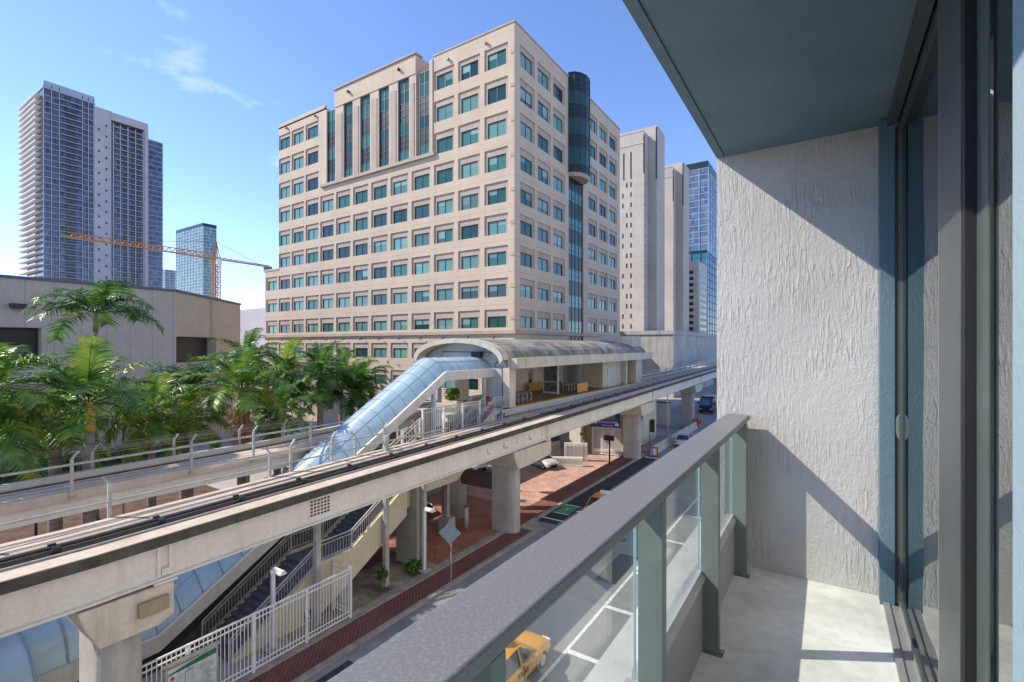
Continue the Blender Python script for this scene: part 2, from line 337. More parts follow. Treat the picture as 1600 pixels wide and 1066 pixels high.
M_blue_lt = stucco('pale blue painted stucco', (.26,.345,.385), fine=120, streak=(40,40,20), strength=.5, dist=.005)
M_floor = concrete('bare balcony concrete', (.46,.46,.43), (.66,.655,.625), scale=2.2, streak=0, fine=18, bump=.2)
M_postm = flat('grey green powder coat', (.16,.185,.17), rough=.42, vary=.07, scale=10)
M_panel = flat('grey guard panel', (.29,.29,.285), rough=.45, vary=.06, scale=3)
M_sill = flat('pale aluminium sill', (.50,.49,.46), rough=.4, metal=.3, vary=.1)
M_alu = flat('grey door aluminium', (.088,.102,.103), rough=.4, metal=.35, vary=.08, scale=5)
M_stile_in = flat('dark green tinted stile', (.075,.10,.09), rough=.4)
M_handle = flat('grey green door handle', (.13,.155,.145), rough=.5)
M_alu_lt = flat('brushed aluminium track', (.40,.40,.385), rough=.35, metal=.5, vary=.1)
M_gasket = flat('black gasket', (.012,.012,.012), rough=.55)
M_glass = clear_glass('balcony glass', (.93,.965,.96), .9)
M_glass_edge = flat('cyan glass edge', (.30,.46,.47), rough=.15)
M_door = glossy_glass('dark reflective door glass', (.008,.018,.017), rough=.0, ior=3.0, spec=.9, vary=0)
M_black = flat('black plastic', (.02,.02,.022), rough=.4)
M_tyre = flat('tyre rubber', (.018,.018,.018), rough=.8)
M_red = flat('red plastic', (.5,.03,.02), rough=.5)
M_orange = flat('orange crane paint', (.44,.19,.05), rough=.6)
M_bluep = flat('blue sign paint', (.02,.055,.24), rough=.5, vary=.05)
M_lt = flat('clear lamp lens', (.7,.7,.68), rough=.15)

def speckled(name, c, sp):
    m, t, p = newmat(name); lk = t.links.new; p.inputs['Roughness'].default_value = .45; p.inputs['Metallic'].default_value = .15
    co = node(t, 'ShaderNodeTexCoord'); v = node(t, 'ShaderNodeTexNoise', Scale=150, Detail=5); lk(co.outputs['Object'], v.inputs['Vector'])
    r = node(t, 'ShaderNodeValToRGB'); r.color_ramp.elements[0].position = .50; r.color_ramp.elements[1].position = .72
    r.color_ramp.elements[0].color = rgb(c); r.color_ramp.elements[1].color = rgb(sp); lk(v.outputs['Fac'], r.inputs[0])
    n = node(t, 'ShaderNodeTexNoise', Scale=3, Detail=5); lk(co.outputs['Object'], n.inputs['Vector'])
    mr = node(t, 'ShaderNodeMapRange'); mr.inputs['To Min'].default_value = .85; mr.inputs['To Max'].default_value = 1.15; lk(n.outputs['Fac'], mr.inputs['Value'])
    hs = node(t, 'ShaderNodeHueSaturation'); lk(r.outputs[0], hs.inputs['Color']); lk(mr.outputs[0], hs.inputs['Value']); lk(hs.outputs[0], p.inputs['Base Color'])
    rr = node(t, 'ShaderNodeMapRange'); rr.inputs['To Min'].default_value = .38; rr.inputs['To Max'].default_value = .6; lk(v.outputs['Fac'], rr.inputs['Value']); lk(rr.outputs[0], p.inputs['Roughness'])
    return m
M_cap_rail = speckled('dusty grey rail paint', (.185,.185,.187), (.275,.275,.275))
def canopy_mat():
    m, t, p = newmat('blue polycarbonate'); lk = t.links.new
    p.inputs['Roughness'].default_value = .4; p.inputs['Specular IOR Level'].default_value = 1.0; p.inputs['Coat Weight'].default_value = .6; p.inputs['Coat Roughness'].default_value = .3
    co = node(t, 'ShaderNodeTexCoord'); n = node(t, 'ShaderNodeTexNoise', Scale=.9, Detail=6); lk(co.outputs['Object'], n.inputs['Vector'])
    r = node(t, 'ShaderNodeValToRGB'); r.color_ramp.elements[0].position = .3; r.color_ramp.elements[1].position = .7
    r.color_ramp.elements[0].color = (.38,.57,.66,1); r.color_ramp.elements[1].color = (.55,.71,.76,1); lk(n.outputs['Fac'], r.inputs[0]); lk(r.outputs[0], p.inputs['Base Color'])
    tg = node(t, 'ShaderNodeTangent', direction_type='UV_MAP', uv_map='UVMap'); lk(tg.outputs[0], p.inputs['Tangent']); p.inputs['Anisotropic'].default_value = .9
    tl = node(t, 'ShaderNodeBsdfTranslucent'); lk(r.outputs[0], tl.inputs['Color']); ms = node(t, 'ShaderNodeMixShader'); ms.inputs[0].default_value = .25
    lk(p.outputs[0], ms.inputs[1]); lk(tl.outputs[0], ms.inputs[2]); lk(ms.outputs[0], t.nodes['Material Output'].inputs['Surface'])
    return m
M_poly = canopy_mat()
M_rib = flat('blue grey rib', (.22,.32,.37), rough=.4)
GZ = -13.0

# ------------------------------------------------------------------ ground and paving
def sheet(name, x0, x1, y0, y1, mat, lv=0):
    z = GZ + .004 * lv
    return setting(name, MB().quad((x0,y0,z),(x1,y0,z),(x1,y1,z),(x0,y1,z)), mat)
sheet('ground', -2500, 2500, -2500, 2500, M_ground, 0)
sheet('road', -17.0, -7.9, -80, 30, M_asphalt, 1)
sheet('road', -18.2, -7.9, 30, 57.5, M_asphalt, 1)
M_road_lt = concrete('pale worn road', (.25,.245,.235), (.33,.32,.305), scale=.4, streak=0, fine=20, bump=.1)
sheet('cross_street', -120, 30, 57.5, 70, M_road_lt, 1)
sheet('bike_lane', -18.1, -16.5, 31, 56.5, M_asph_dk, 2)
setting('sidewalk', MB().box(-7.85, 40, -80, 57, GZ-.2, GZ+.15), M_sidewalk)
sheet('brick_path', -18.75, -17.25, -60, 29, M_red_path, 2)
sheet('brick_path', -20.3, -18.45, 29, 57, M_red_path, 5)
sheet('brick_plaza', -27.5, -20.3, 33, 57, M_plaza, 2)
sheet('terracotta_plaza', -29, -19.25, 21.5, 33, M_plaza_red, 3)
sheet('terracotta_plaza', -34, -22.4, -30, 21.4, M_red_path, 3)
sheet('palm_shade_sheet', -58, -34, -30, 22, M_palm_shade, 3)  # dark sheet painted in place of palm shade on the brick
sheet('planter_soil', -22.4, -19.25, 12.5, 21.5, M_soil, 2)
sheet('parking_lot', -48, -27.5, 36, 52, M_asphalt, 2)
sheet('far_road', -27, -6, 76, 420, M_road_lt, 1)
sheet('green_bike_lane', -37, -29.2, 29.5, 33.5, M_paint_g, 3)
props(part('grass', MB().quad((-71,0,GZ+.02),(-63,0,GZ+.02),(-63,26,GZ+.02),(-71,26,GZ+.02)), M_grass), kind='stuff')
setting('kerb', MB().box(-19.25, -18.75, -60, 27, GZ-.1, GZ+.12), M_kerb)
setting('kerb', MB().box(-17.25, -17.0, -60, 29, GZ-.1, GZ+.12), M_kerb)
setting('kerb', MB().prism([(-18.45,29),(-17.0,29),(-17.0,29.6),(-18.2,31.2),(-18.2,57),(-18.45,57)], 'z', GZ-.1, GZ+.12), M_kerb)
mk = MB()
z = GZ + .012
def mark(x0, x1, y0, y1): mk.quad((x0,y0,z),(x1,y0,z),(x1,y1,z),(x0,y1,z))
mark(-9.42, -9.27, -40, 48)
for y in (3.6, 11.2, 18.5, 22.7, 27.0, 32.6, 38.2): mark(-9.27, -7.92, y-.14, y+.14)
for y in range(-30, 56, 9): mark(-13.4, -13.28, y, y+3)
mark(-18.1, -14.2, 31.8, 32.0)
mark(-18.0, -7.95, 55.4, 55.9)
for y in (59.3, 60.5, 61.7): mark(-26, -19, y, y+.35)
mark(-27.4, -25.9, 38.2, 38.4); mark(-27.4, -25.9, 44.6, 44.8)
setting('road_marking', mk, M_paint_w)
for (x, y) in ((-13.0, 9.5), (-15.2, 24.5), (-11.6, 31.0)):
    setting('manhole_cover', MB().cyl(x, y, GZ+.006, GZ+.014, .36, 20), M_fascia)
for (x0, x1, y0, y1) in ((-14.6,-12.2,20.5,23.8),(-16.6,-15.4,6,13),(-10.9,-9.7,25,29)):
    sheet('road_patch', x0, x1, y0, y1, M_asph_dk, 2)
gm = MB(); gm.quad((-17.9,33.4,z+.004),(-16.75,33.4,z+.004),(-16.75,35.4,z+.004),(-17.9,35.4,z+.004))
setting('bike_symbol_patch', gm, M_paint_g)
g2 = MB()
for x0,x1,y0,y1 in ((-18.0,-16.65,33.25,33.4),(-18.0,-16.65,35.4,35.55),(-17.4,-17.3,34.1,34.7)): g2.quad((x0,y0,z+.008),(x1,y0,z+.008),(x1,y1,z+.008),(x0,y1,z+.008))
setting('bike_patch_border', g2, M_paint_w)

# ------------------------------------------------------------------ the apartment building and its balcony
D = 3.74; ZC = 1.355; ZF = -1.545; XE = -.678; XW = .255
apt = thing('apartment_building', (0, 3.0, GZ), 'grey stucco apartment building holding the balcony and its slate blue ceiling', 'building')
mb = MB().box(XE, .262, D, D+.26, -13, 5.0).box(.262, 6, D+.05, D+.26, -13, 5.0)
part('end_wall', mb, M_wallw, apt)
part('facade', MB().box(.62, 14, -30, D, -13, -1.75).box(.62, 14, -30, D, 1.6, 22).box(XE+.1, 14, D+.27, 57, -13, 24), M_wallw, apt)
part('balcony_ceiling', MB().box(-.612, .6, -3.2, D-.003, ZC, ZC+.24).box(XE, -.628, -3.2, D-.003, ZC, ZC+.24).box(-.628, -.612, -3.2, D-.003, ZC+.012, ZC+.24), M_ceil, apt)
part('balcony_floor', MB().box(-.56, .6, -3.2, D-.003, ZF-.2, ZF), M_floor, apt)
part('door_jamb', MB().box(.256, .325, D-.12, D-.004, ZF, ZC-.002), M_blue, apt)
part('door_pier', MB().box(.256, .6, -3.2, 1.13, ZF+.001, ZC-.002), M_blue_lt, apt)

rail = thing('balcony_railing', (-.5, 1.6, ZF), 'grey metal balcony railing with glass panes and low grey panels', 'railing')
part('top_rail', MB().prism([(-.602,-.482),(-.598,-.478),(-.458,-.478),(-.453,-.482),(-.453,-.507),(-.458,-.514),(-.598,-.514),(-.602,-.507)], 'y', -3.2, D-.06), M_cap_rail, rail, bevel=.003)
PY = [-2.27, -1.3, -.333, .637, 1.607, 2.573, 3.547]
for y in PY:
    pt_ = part('post', MB().box(-.543, -.458, y, y+.045, ZF+.006, -.5155), M_postm, rail, bevel=.003)
    part('base_plate', MB().box(-.555, -.44, y-.012, y+.057, ZF+.001, ZF+.006), M_postm, pt_)
    for sx_ in (-.449,): part('bolt', MB().cyl(sx_, y+.0225, ZF+.006, ZF+.016, .007, 8), M_alu_lt, pt_)
ends = [-3.2] + PY + [D-.01]
for i in range(len(ends)-1):
    a = ends[i] + (.045 if i else 0); b = ends[i+1]
    if b - a < .2:
        part('end_plate', MB().box(-.60, -.52, a+.0005, b-.002, ZF+.012, -.53), M_postm, rail)
        continue
    g = part('glass_pane', MB().box(-.557, -.547, a+.006, b-.004, -1.138, -.53), M_glass, rail)
    part('glass_edge', MB().box(-.557, -.547, b-.0022, b-.0005, -1.138, -.53), M_glass_edge, g)
    pn = part('lower_panel', MB().box(-.56, -.533, a+.001, b-.001, ZF+.008, -1.192), M_panel, rail)
    part('sill', MB().prism([(-.58,-1.19),(-.523,-1.19),(-.523,-1.166),(-.538,-1.158),(-.538,-1.14),(-.58,-1.14)], 'y', a+.001, b-.001), M_sill, pn)
# sliding door
dr = thing('sliding_glass_door', (.36, 2.4, ZF), 'grey aluminium sliding glass door mirroring the stucco end wall', 'door')
part('head_track', MB().box(.29, .335, 1.135, D-.125, ZC-.055, ZC-.003).box(.345, .42, 1.135, D-.125, ZC-.08, ZC-.003), M_alu, dr)
part('jamb_frame', MB().box(.3265, .338, D-.10, D-.005, ZF+.03, ZC-.06).box(.3395, .3445, D-.128, D-.005, ZF+.03, ZC-.06), M_alu, dr)
part('floor_track', MB().box(.27, .30, 1.135, D-.125, ZF+.001, ZF+.022).box(.30, .40, 1.135, D-.125, ZF+.001, ZF+.012).box(.345, .357, 1.135, D-.125, ZF+.012, ZF+.045), M_alu_lt, dr)
fp = part('sliding_panel', MB().box(.346, .368, D-.17, D-.129, ZF+.05, ZC-.085).box(.346, .368, 2.07, D-.17, ZF+.05, ZF+.075).box(.346,.368,2.07,D-.17,ZC-.115,ZC-.085), M_alu, dr)
part('glass', MB().box(.356, .364, 1.872, D-.17, ZF+.076, ZC-.116), M_door, fp)
hd = MB()
prof = [(0,-.075),(.012,-.06),(.018,-.03),(.018,.045),(.011,.065),(0,.075)]
hd.prism([(.3455-u, w-.475) for u, w in prof], 'y', D-.165, D-.15)
part('handle', hd, M_handle, fp, bevel=.002)
fx = part('fixed_panel', MB().box(.322, .345, 1.907, 2.235, ZF+.05, ZC-.085), M_alu, dr, bevel=.002)
part('stile_edge', MB().box(.3235, .345, 2.2355, 2.25, ZF+.05, ZC-.085), M_alu_lt, fx)
part('gasket', MB().box(.326, .350, 1.872, 1.906, ZF+.05, ZC-.085), M_gasket, fx)
part('inner_stile', MB().box(.351, .355, 1.752, 1.871, ZF+.05, ZC-.085), M_stile_in, fx)
part('glass', MB().box(.361, .371, .9, 1.750, ZF+.05, ZC-.085), M_door, fx)

# ------------------------------------------------------------------ office building (tan stone)
BX, BY = -33.2, 51.2
off = thing('office_building', (-60, 70, GZ), 'tan stone office block with rows of teal windows and a curved glass bay', 'building')
COLS = [-36.05,-40.52,-44.94,-49.32,-53.74,-58.08,-62.42,-66.72,-70.97,-75.12,-79.30,-83.42]
COL13 = -87.58
SILL = [(-10.0,1.45),(-5.95,1.45),(-1.85,1.43),(2.32,1.45),(6.28,1.62),(10.36,1.73),(14.39,1.80),(18.38,1.93),(22.65,2.0),(27.09,2.0),(31.51,2.12),(36.0,2.1)]
LINT = [2.25,2.25,2.25,2.36,2.42,2.5,2.58,2.75,2.85,2.9,2.95,2.75]
HW = 1.44; HB = 1.86; IN = .22
wall = MB(); panel = MB(); trim = MB()
XL = -85.2; XLP = -90.0; YB = 88.0
wall.box(XL, BX-.5, BY+.45, YB, -13, 39.6)                 # core behind the facade
wall.box(XLP, XL, BY+.45, YB, -13, 14.0)
winL = []
def facade_row(z0, z1, cols, lint, x0, x1, d0=None):
    """piers between the window recesses of one storey on the front face"""
    edges = []
    cs = sorted(cols)
    prev = x0
    for c in cs:
        wall.box(prev, c-HB, BY, BY+.45, z0, z0+lint); prev = c+HB
    wall.box(prev, x1, BY, BY+.45, z0, z0+lint)
prev_top = -13
for i, (s, h) in enumerate(SILL):
    full = i <= 8
    cols = list(COLS) if full else [COLS[k] for k in (0,1,2,9,10,11)]
    x0 = XL
    if i <= 5: cols = cols + [COL13]; x0 = XLP
    nxt = SILL[i+1][0] if i+1 < len(SILL) else 40.9
    if i == 0: wall.box(x0, BX-.452, BY, BY+.45, -13, s)
    if full:
        facade_row(s, nxt, cols, LINT[i], x0, BX-.452)
        wall.box(x0, BX-.452, BY, BY+.45, s+LINT[i], nxt if i < 8 else 27.0)
    else:
        for lo, hi, cc in ((-46.95, BX-.452, cols[:3]), (XL, -71.6, cols[3:])):
            prev = lo
            for c in sorted(cc):
                wall.box(prev, c-HB, BY, BY+.45, s if i > 9 else 27.0, s+LINT[i]); prev = c+HB
            wall.box(prev, hi, BY, BY+.45, s if i > 9 else 27.0, s+LINT[i])
            if i == 9: 
                pass
            wall.box(lo, hi, BY, BY+.45, s+LINT[i], nxt)
    for c in cols:
        panel.box(c-HB, c+HB, BY+.16, BY+.45, s+h+.02, s+LINT[i])
        if HB > HW:
            panel.box(c-HB, c-HW-.02, BY+.16, BY+.45, s, s+h+.02); panel.box(c+HW+.02, c+HB, BY+.16, BY+.45, s, s+h+.02)
        winL.append(('L', c, s, h))
# pilastered centre: recess with five tall glass strips between pilasters
wall.box(-71.58, -70.95, BY-.12, BY+.45, 27.0, 39.9)
wall.box(-47.6, -46.97, BY-.12, BY+.45, 27.0, 40.6)
wall.box(-68.7, -50.2, BY-.20, BY+.45, 39.55, 42.35)          # raised centre parapet
wall.box(-68.7, -50.2, BY+.46, BY+9, 39.6, 42.3)
STR = [(-70.93,-68.75),(-66.5,-64.3),(-62.4,-60.15),(-58.1,-55.9),(-53.9,-51.65),(-49.7,-47.62)]
pils = [(-68.7,-66.55),(-64.25,-62.45),(-60.1,-58.15),(-55.85,-53.95),(-51.6,-50.2)]
for a, b in pils:
    wall.box(a, b, BY-.10, BY+.45, 27.35, 39.54)
    trim.box(a+.35, b-.35, BY-.18, BY-.102, 27.4, 38.3)
trim.box(-72.4, -46.5, BY-.4, BY-.01, 26.85, 27.33)
# cornices and parapets
trim.box(XLP-.15, BX+.32, BY-.32, BY-.02, 1.5, 1.95); trim.box(BX+.02, BX+.32, BY-.02, YB, 1.5, 1.95)
for x0, x1, z in ((-46.95, BX+.12, 40.9), (XL-.12, -71.6, 40.2), (-68.85, -50.05, 42.36)):
    trim.box(x0, x1, BY-.4 if z > 42 else BY-.1, BY+1.2, z, z+.22)
wall.box(XL, -71.6, BY, BY+.45, 40.0, 40.2)
trim.box(XLP-.1, XL, BY-.1, BY+6, 14.0, 14.25)
wall.box(-46.9, BX-.5, BY+.46, YB, 39.62, 40.9)
wall.box(-45, -36.5, 57, 74, 40.92, 44.0)                     # roof plant room
# right face
RC = [54.36,58.82,63.29,75.43,80.03,84.54]
def rface(z0, z1, y0, y1): wall.box(BX-.45, BX, y0, y1, z0, z1)
winR = []
for i, (s, h) in enumerate(SILL):
    nxt = SILL[i+1][0] if i+1 < len(SILL) else 40.9
    if i == 0:
        rface(-13, s, BY, 66.4); rface(-13, s, 71.7, YB)
    for lo, hi, cc in ((BY, 66.4, RC[:3]), (71.7, YB, RC[3:])):
        prev = lo
        for c in cc:
            rface(s, s+LINT[i], prev, c-HB); prev = c+HB
        rface(s, s+LINT[i], prev, hi); rface(s+LINT[i], nxt, lo, hi)
    for c in RC:
        panel.box(BX-.45, BX-.16, c-HB, c+HB, s+h+.02, s+LINT[i])
        panel.box(BX-.45, BX-.16, c-HB, c-HW-.02, s, s+h+.02); panel.box(BX-.45, BX-.16, c+HW+.02, c+HB, s, s+h+.02)
        winR.append(('R', c, s, h))
rface(38.6, 40.9, 66.42, 71.68)
trim.box(BX-.6, BX+.1, BY+1.22, YB+.1, 40.92, 41.12)
# corner pilaster with stacked grooves
for z in (-9, -5, -1, 3.3, 7.4, 11.4, 15.4, 19.6, 24, 28.4, 32.8, 37):
    trim.box(BX-.55, BX+.05, BY-.06, BY-.001, z, z+.5)
part('wall', wall, M_stone, off); props(part('recess_panel', panel, M_stone_trim, off), kind='stuff'); part('cornice', trim, M_stone_trim, off)
rng = random.Random(5)
def window_mesh(kind, c, s, h):
    fr, gl, bl = MB(), MB(), MB()
    def bx(m, u0, u1, z0, z1, d0, d1):
        if kind == 'L': m.box(u0, u1, BY+d0, BY+d1, z0, z1)
        else: m.box(BX-d1, BX-d0, u0, u1, z0, z1)
    t = .07
    bx(fr, c-HW, c+HW, s, s+t, .27, .44); bx(fr, c-HW, c+HW, s+h-t, s+h, .27, .44)
    bx(fr, c-HW, c-HW+t, s+t, s+h-t, .27, .44); bx(fr, c+HW-t, c+HW, s+t, s+h-t, .27, .44); bx(fr, c-.045, c+.045, s+t, s+h-t, .27, .44)
    bx(gl, c-HW+t, c-.045, s+t, s+h-t, .33, .42); bx(gl, c+.045, c+HW-t, s+t, s+h-t, .33, .42)
    return fr, gl
allw = winL + winR
allw.sort(key=lambda w: -(1/(((BX if w[0]=='R' else w[1])**2 + (BY if w[0]=='L' else w[1])**2)) if w[2] > -4 else 0))
big, rest = allw[:95], allw[95:]
for w in big:
    fr, gl = window_mesh(*w)
    f = part('window', fr, M_frame_dk, off)
    part('pane', gl, rng.choice([M_teal, M_teal, M_teal_b, M_teal_b, M_teal_d, M_teal]), f)
    if rng.random() < .5:
        k_, c_, s_, h_ = w; bl_ = MB(); top_ = s_+h_-.07; lo_ = top_-h_*rng.choice([.3,.45,.6])
        sides = rng.choice([(-1,),(1,),(-1,1)])
        for sd_ in sides:
            u0, u1 = (c_-HW+.08, c_-.05) if sd_ < 0 else (c_+.05, c_+HW-.08)
            if k_ == 'L': bl_.box(u0, u1, BY+.322, BY+.3295, lo_, top_)
            else: bl_.box(BX-.3295, BX-.322, u0, u1, lo_, top_)
        part('blind', bl_, M_blind, f)
fr_all, gl_a, gl_b, gl_c = MB(), MB(), MB(), MB()
for w in rest:
    fr, gl = window_mesh(*w); fr_all.add(fr.v, fr.f); rng.choice([gl_a, gl_a, gl_b, gl_b, gl_c]).add(gl.v, gl.f)
f = props(part('window', fr_all, M_frame_dk, off), kind='stuff')
props(part('pane', gl_a, M_teal, f), kind='stuff'); props(part('pane', gl_b, M_teal_b, f), kind='stuff'); props(part('pane', gl_c, M_teal_d, f), kind='stuff')
# tall glass strips
for a, b in STR:
    fr, sp, gl = MB(), MB(), MB()
    y = BY + .18
    fr.box(a, a+.08, y-.06, y+.2, 27.35, 39.5); fr.box(b-.08, b, y-.06, y+.2, 27.35, 39.5); fr.box((a+b)/2-.04, (a+b)/2+.04, y-.06, y+.2, 27.35, 39.5)
    for z0, z1, k in ((27.35,28.9,'g'),(28.9,31.3,'s'),(31.3,33.2,'g'),(33.2,36.0,'s'),(36.0,37.8,'g'),(37.8,39.5,'g')):
        (gl if k == 'g' else sp).box(a+.08, b-.08, y, y+.15, z0+.03, z1-.03)
        fr.box(a+.08, b-.08, y-.04, y+.12, z1-.03, z1+.03)
        if k == 's':
            for q in (1, 2): fr.box(a+.08, b-.08, y-.05, y-.001, z0+(z1-z0)*q/3-.03, z0+(z1-z0)*q/3+.03)
    f = part('glass_strip', fr, M_frame_dk, off); [part('pane', MB().add(gl.v[q:q+8], gl.f[:6]), M_teal, f) for q in range(0, len(gl.v), 8)]; [part('spandrel', MB().add(sp.v[q:q+8], sp.f[:6]), M_spandrel, f) for q in range(0, len(sp.v), 8)]
# curved glass bay on the right face and the flat strip below it
yc, rb = 69.05, 2.75
def arc(z, r, n=8): return [(BX + max(0, r*math.cos(t))*0.72, yc + r*math.sin(t), z) for t in [(-math.pi/2 + math.pi*k/(n-1)) for k in range(n)]]
bands = [(26.4,27.6,'s'),(27.6,30.3,'g'),(30.3,32.2,'s'),(32.2,34.8,'g'),(34.8,36.8,'s'),(36.8,38.9,'g'),(38.9,41.6,'s')]
bg_, bs_, bf_ = MB(), MB(), MB()
for z0, z1, k in bands:
    (bg_ if k == 'g' else bs_).grid([arc(z0, rb), arc(z1, rb)], smooth=False)
    for zz in ([z1] if k == 'g' else [z0+(z1-z0)*.33, z0+(z1-z0)*.66, z1]): bf_.tube([(p[0]+.02, p[1], p[2]) for p in arc(zz, rb+.02)], .05, 5)
for k in range(8): 
    p = arc(0, rb+.02)[k]; bf_.bar((p[0], p[1], 26.4), (p[0], p[1], 41.6), .07)
bot = MB().add(arc(26.38, rb+.1) , [tuple(range(8))]).grid([arc(26.38, rb+.1), arc(25.9, rb-.3)], smooth=False).add(arc(25.9, rb-.3), [tuple(range(8))])
top_ = MB().add(arc(41.62, rb+.12), [tuple(range(8))])
f = part('glass_bay', bf_, M_frame_dk, off); part('pane', bg_, M_teal, f); part('spandrel', bs_, M_spandrel, f); part('soffit', bot, M_stone_trim, f); part('cap', top_, M_spandrel, f)
gl, sp, fr = MB(), MB(), MB()
for i in range(1, 9):
    s = SILL[i][0]; n = SILL[i+1][0] if i < 8 else 26.3
    gl.box(BX-.35, BX-.2, 66.45, 71.65, s-.3, s+1.5); sp.box(BX-.35, BX-.2, 66.45, 71.65, s+1.5, n-.3)
    for q in (-.3, .35, 1.5, 2.0, 2.6, 3.2): fr.box(BX-.24, BX-.14, 66.45, 71.65, s+q-.03, s+q+.03)
for q in range(5): fr.box(BX-.24, BX-.13, 66.45+q*1.28, 66.53+q*1.28, -13, 26.3)
gl.box(BX-.35, BX-.2, 66.45, 71.65, -13, SILL[1][0]-.3)
f = part('glass_strip', fr, M_frame_dk, off); part('pane', gl, M_teal, f); part('spandrel', sp, M_spandrel, f)
lm = MB()
for x in (-37.5,-44,-53.5,-65,-74,-82.5): lm.box(x-.16, x+.16, BY-.7 if -69 < x < -50 else BY-.35, BY-.1, 40.9 if -69 < x < -50 else 39.4, 41.2 if -69 < x < -50 else 39.7)
for k in range(13): lm.bar((-36-k*4.3, BY-.3, 1.2), (-36-k*4.3, BY-.75, .85), .12)
part('floodlight', lm, M_black, off)

# ------------------------------------------------------------------ slit-window towers and their podium
def slit_tower(label, u):
    (X0, X1, Y0, Y1, ZT) = u
    t = thing('concrete_tower', ((X0+X1)/2, (Y0+Y1)/2, GZ), label, 'tower', 'slit windowed concrete towers')
    w = MB().box(X0, X1-2.5, Y0, Y1, -13, ZT-2.6).box(X1-2.5, X1, Y0+4.2, Y1, -13, ZT)
    w.box(X0+1.5, X1-2.5, Y0+4.2, Y1, ZT-2.6, ZT)
    w.box(X0, X1-2.49, Y0-.12, Y0, ZT-6.2, ZT-5.8).box(X0, X1-2.49, Y0-.1, Y0, ZT-2.6, ZT-2.3)
    part('wall', w, M_prison, t)
    s = MB(); n = int((ZT-18)/3)
    for i in range(n):
        z = 5 + 3.0*i; k = (i // 2) % 2
        for x in ((X1-2.5-6.6, X1-2.5-4.1) if k == 0 else (X1-2.5-5.4, X1-2.5-4.1)): s.box(x, x+.42, Y0-.03, Y0+.3, z, z+1.35)
        s.box(X1-2.5-.3, X1-2.5+.03, Y0+1.2, Y0+1.5, z, z+.7) if i % 1 == 0 else None
    for q in range(0, len(s.v), 8): part('slit_window', MB().add(s.v[q:q+8], s.f[:6]), M_slot, t)
    for x in (X1-2.5-6.3, X1-2.5-4.1): part('louvre_slot', MB().box(x, x+.4, Y0-.04, Y0+.3, ZT-16, ZT-8), M_slot, t)
    part('louvre_slot', MB().box(X1-2.7, X1-2.46, Y0-.05, Y0+.6, ZT-15, ZT-3.8), M_slot, t)
    part('louvre_slot', MB().box(X1-.3, X1+.05, Y0+4.1, Y0+4.6, ZT-16, ZT-.5), M_slot, t)
    return t
def props_mesh(m): return m
slit_tower('stained concrete tower with slit windows, tallest and next to the tan office block', (-62, -42.6, 139, 151.4, 65.3))
slit_tower('lower concrete slit window tower standing behind the tallest one', (-66, -44.5, 178, 191, 67.2))
pod = thing('concrete_podium', (-40, 120, GZ), 'low stained windowless concrete block below the slit window towers', 'building')
part('wall', MB().box(-86, -32.2, 122, 215, -13, 2.75), M_prison_blk, pod)
part('coping', MB().box(-86, -31.9, 121.7, 215, 2.76, 3.75), M_prison_blk, pod)
part('parapet_block', MB().box(-56, -46, 116, 121.6, -4, 4.6), M_station, pod)

def glass_tower(name, label, cat, x0, x1, y0, y1, zt, glass, fin, floors=3.4, vstep=3.0, crown=None, group=None):
    t = thing(name, ((x0+x1)/2, (y0+y1)/2, GZ), label, cat, group)
    part('glass_wall', MB().box(x0, x1, y0, y1, -13, zt), glass, t)
    f = MB(); z = 0
    while z < zt: f.box(x0-.15, x1+.15, y0-.15, y1+.15, z, z+.35); z += floors
    part('floor_band', f, fin, t)
    v = MB(); x = x0
    while x <= x1+.1: v.box(x-.2, x+.2, y0-.4, y0-.16, 0, zt); x += vstep
    y = y0
    while y <= y1+.1: v.box(x1+.16, x1+.4, y-.2, y+.2, 0, zt); y += vstep
    part('mullion', v, fin, t)
    if crown: part('crown', MB().box(x0-.3, x1+.3, y0-.3, y1+.3, zt, zt+crown), M_spandrel, t)
    return t

def paned_glass(name, c1, c2, pw, ph, big=(.02, .1)):
    m, t, p = newmat(name); lk = t.links.new; p.inputs['Roughness'].default_value = .05; p.inputs['IOR'].default_value = 1.6
    co = node(t, 'ShaderNodeTexCoord'); sx = node(t, 'ShaderNodeSeparateXYZ'); lk(co.outputs['Object'], sx.inputs[0])
    ad = node(t, 'ShaderNodeMath', operation='ADD'); lk(sx.outputs[0], ad.inputs[0]); lk(sx.outputs[1], ad.inputs[1])
    cb = node(t, 'ShaderNodeCombineXYZ'); lk(ad.outputs[0], cb.inputs[0]); lk(sx.outputs[2], cb.inputs[1])
    br = node(t, 'ShaderNodeTexBrick', Scale=1.0); br.offset = 0; br.inputs['Brick Width'].default_value = pw; br.inputs['Row Height'].default_value = ph
    br.inputs['Mortar Size'].default_value = .12; br.inputs['Color1'].default_value = rgb(c1); br.inputs['Color2'].default_value = rgb(c2); br.inputs['Mortar'].default_value = (.10,.11,.13,1)
    lk(cb.outputs[0], br.inputs['Vector']); lk(br.outputs['Color'], p.inputs['Base Color'])
    n = node(t, 'ShaderNodeTexNoise', Scale=.35, Detail=3); lk(co.outputs['Object'], n.inputs['Vector'])
    b = node(t, 'ShaderNodeBump', Strength=.35, Distance=.5); lk(n.outputs['Fac'], b.inputs['Height']); lk(b.outputs[0], p.inputs['Normal'])
    return m
M_bglass_d = paned_glass('navy reflective glass', (.010,.018,.045), (.085,.105,.16), 1.5, 3.15)
M_bglass = paned_glass('blue curtain glass', (.03,.08,.17), (.14,.20,.28), 1.8, 3.6)
M_tglass = glossy_glass('turquoise curtain glass', (.03,.20,.30), vary=.1, rough=.06)
M_fin = flat('grey blue fin', (.32,.36,.42), rough=.5)
M_fin_d = flat('dark steel band', (.10,.13,.17), rough=.5)
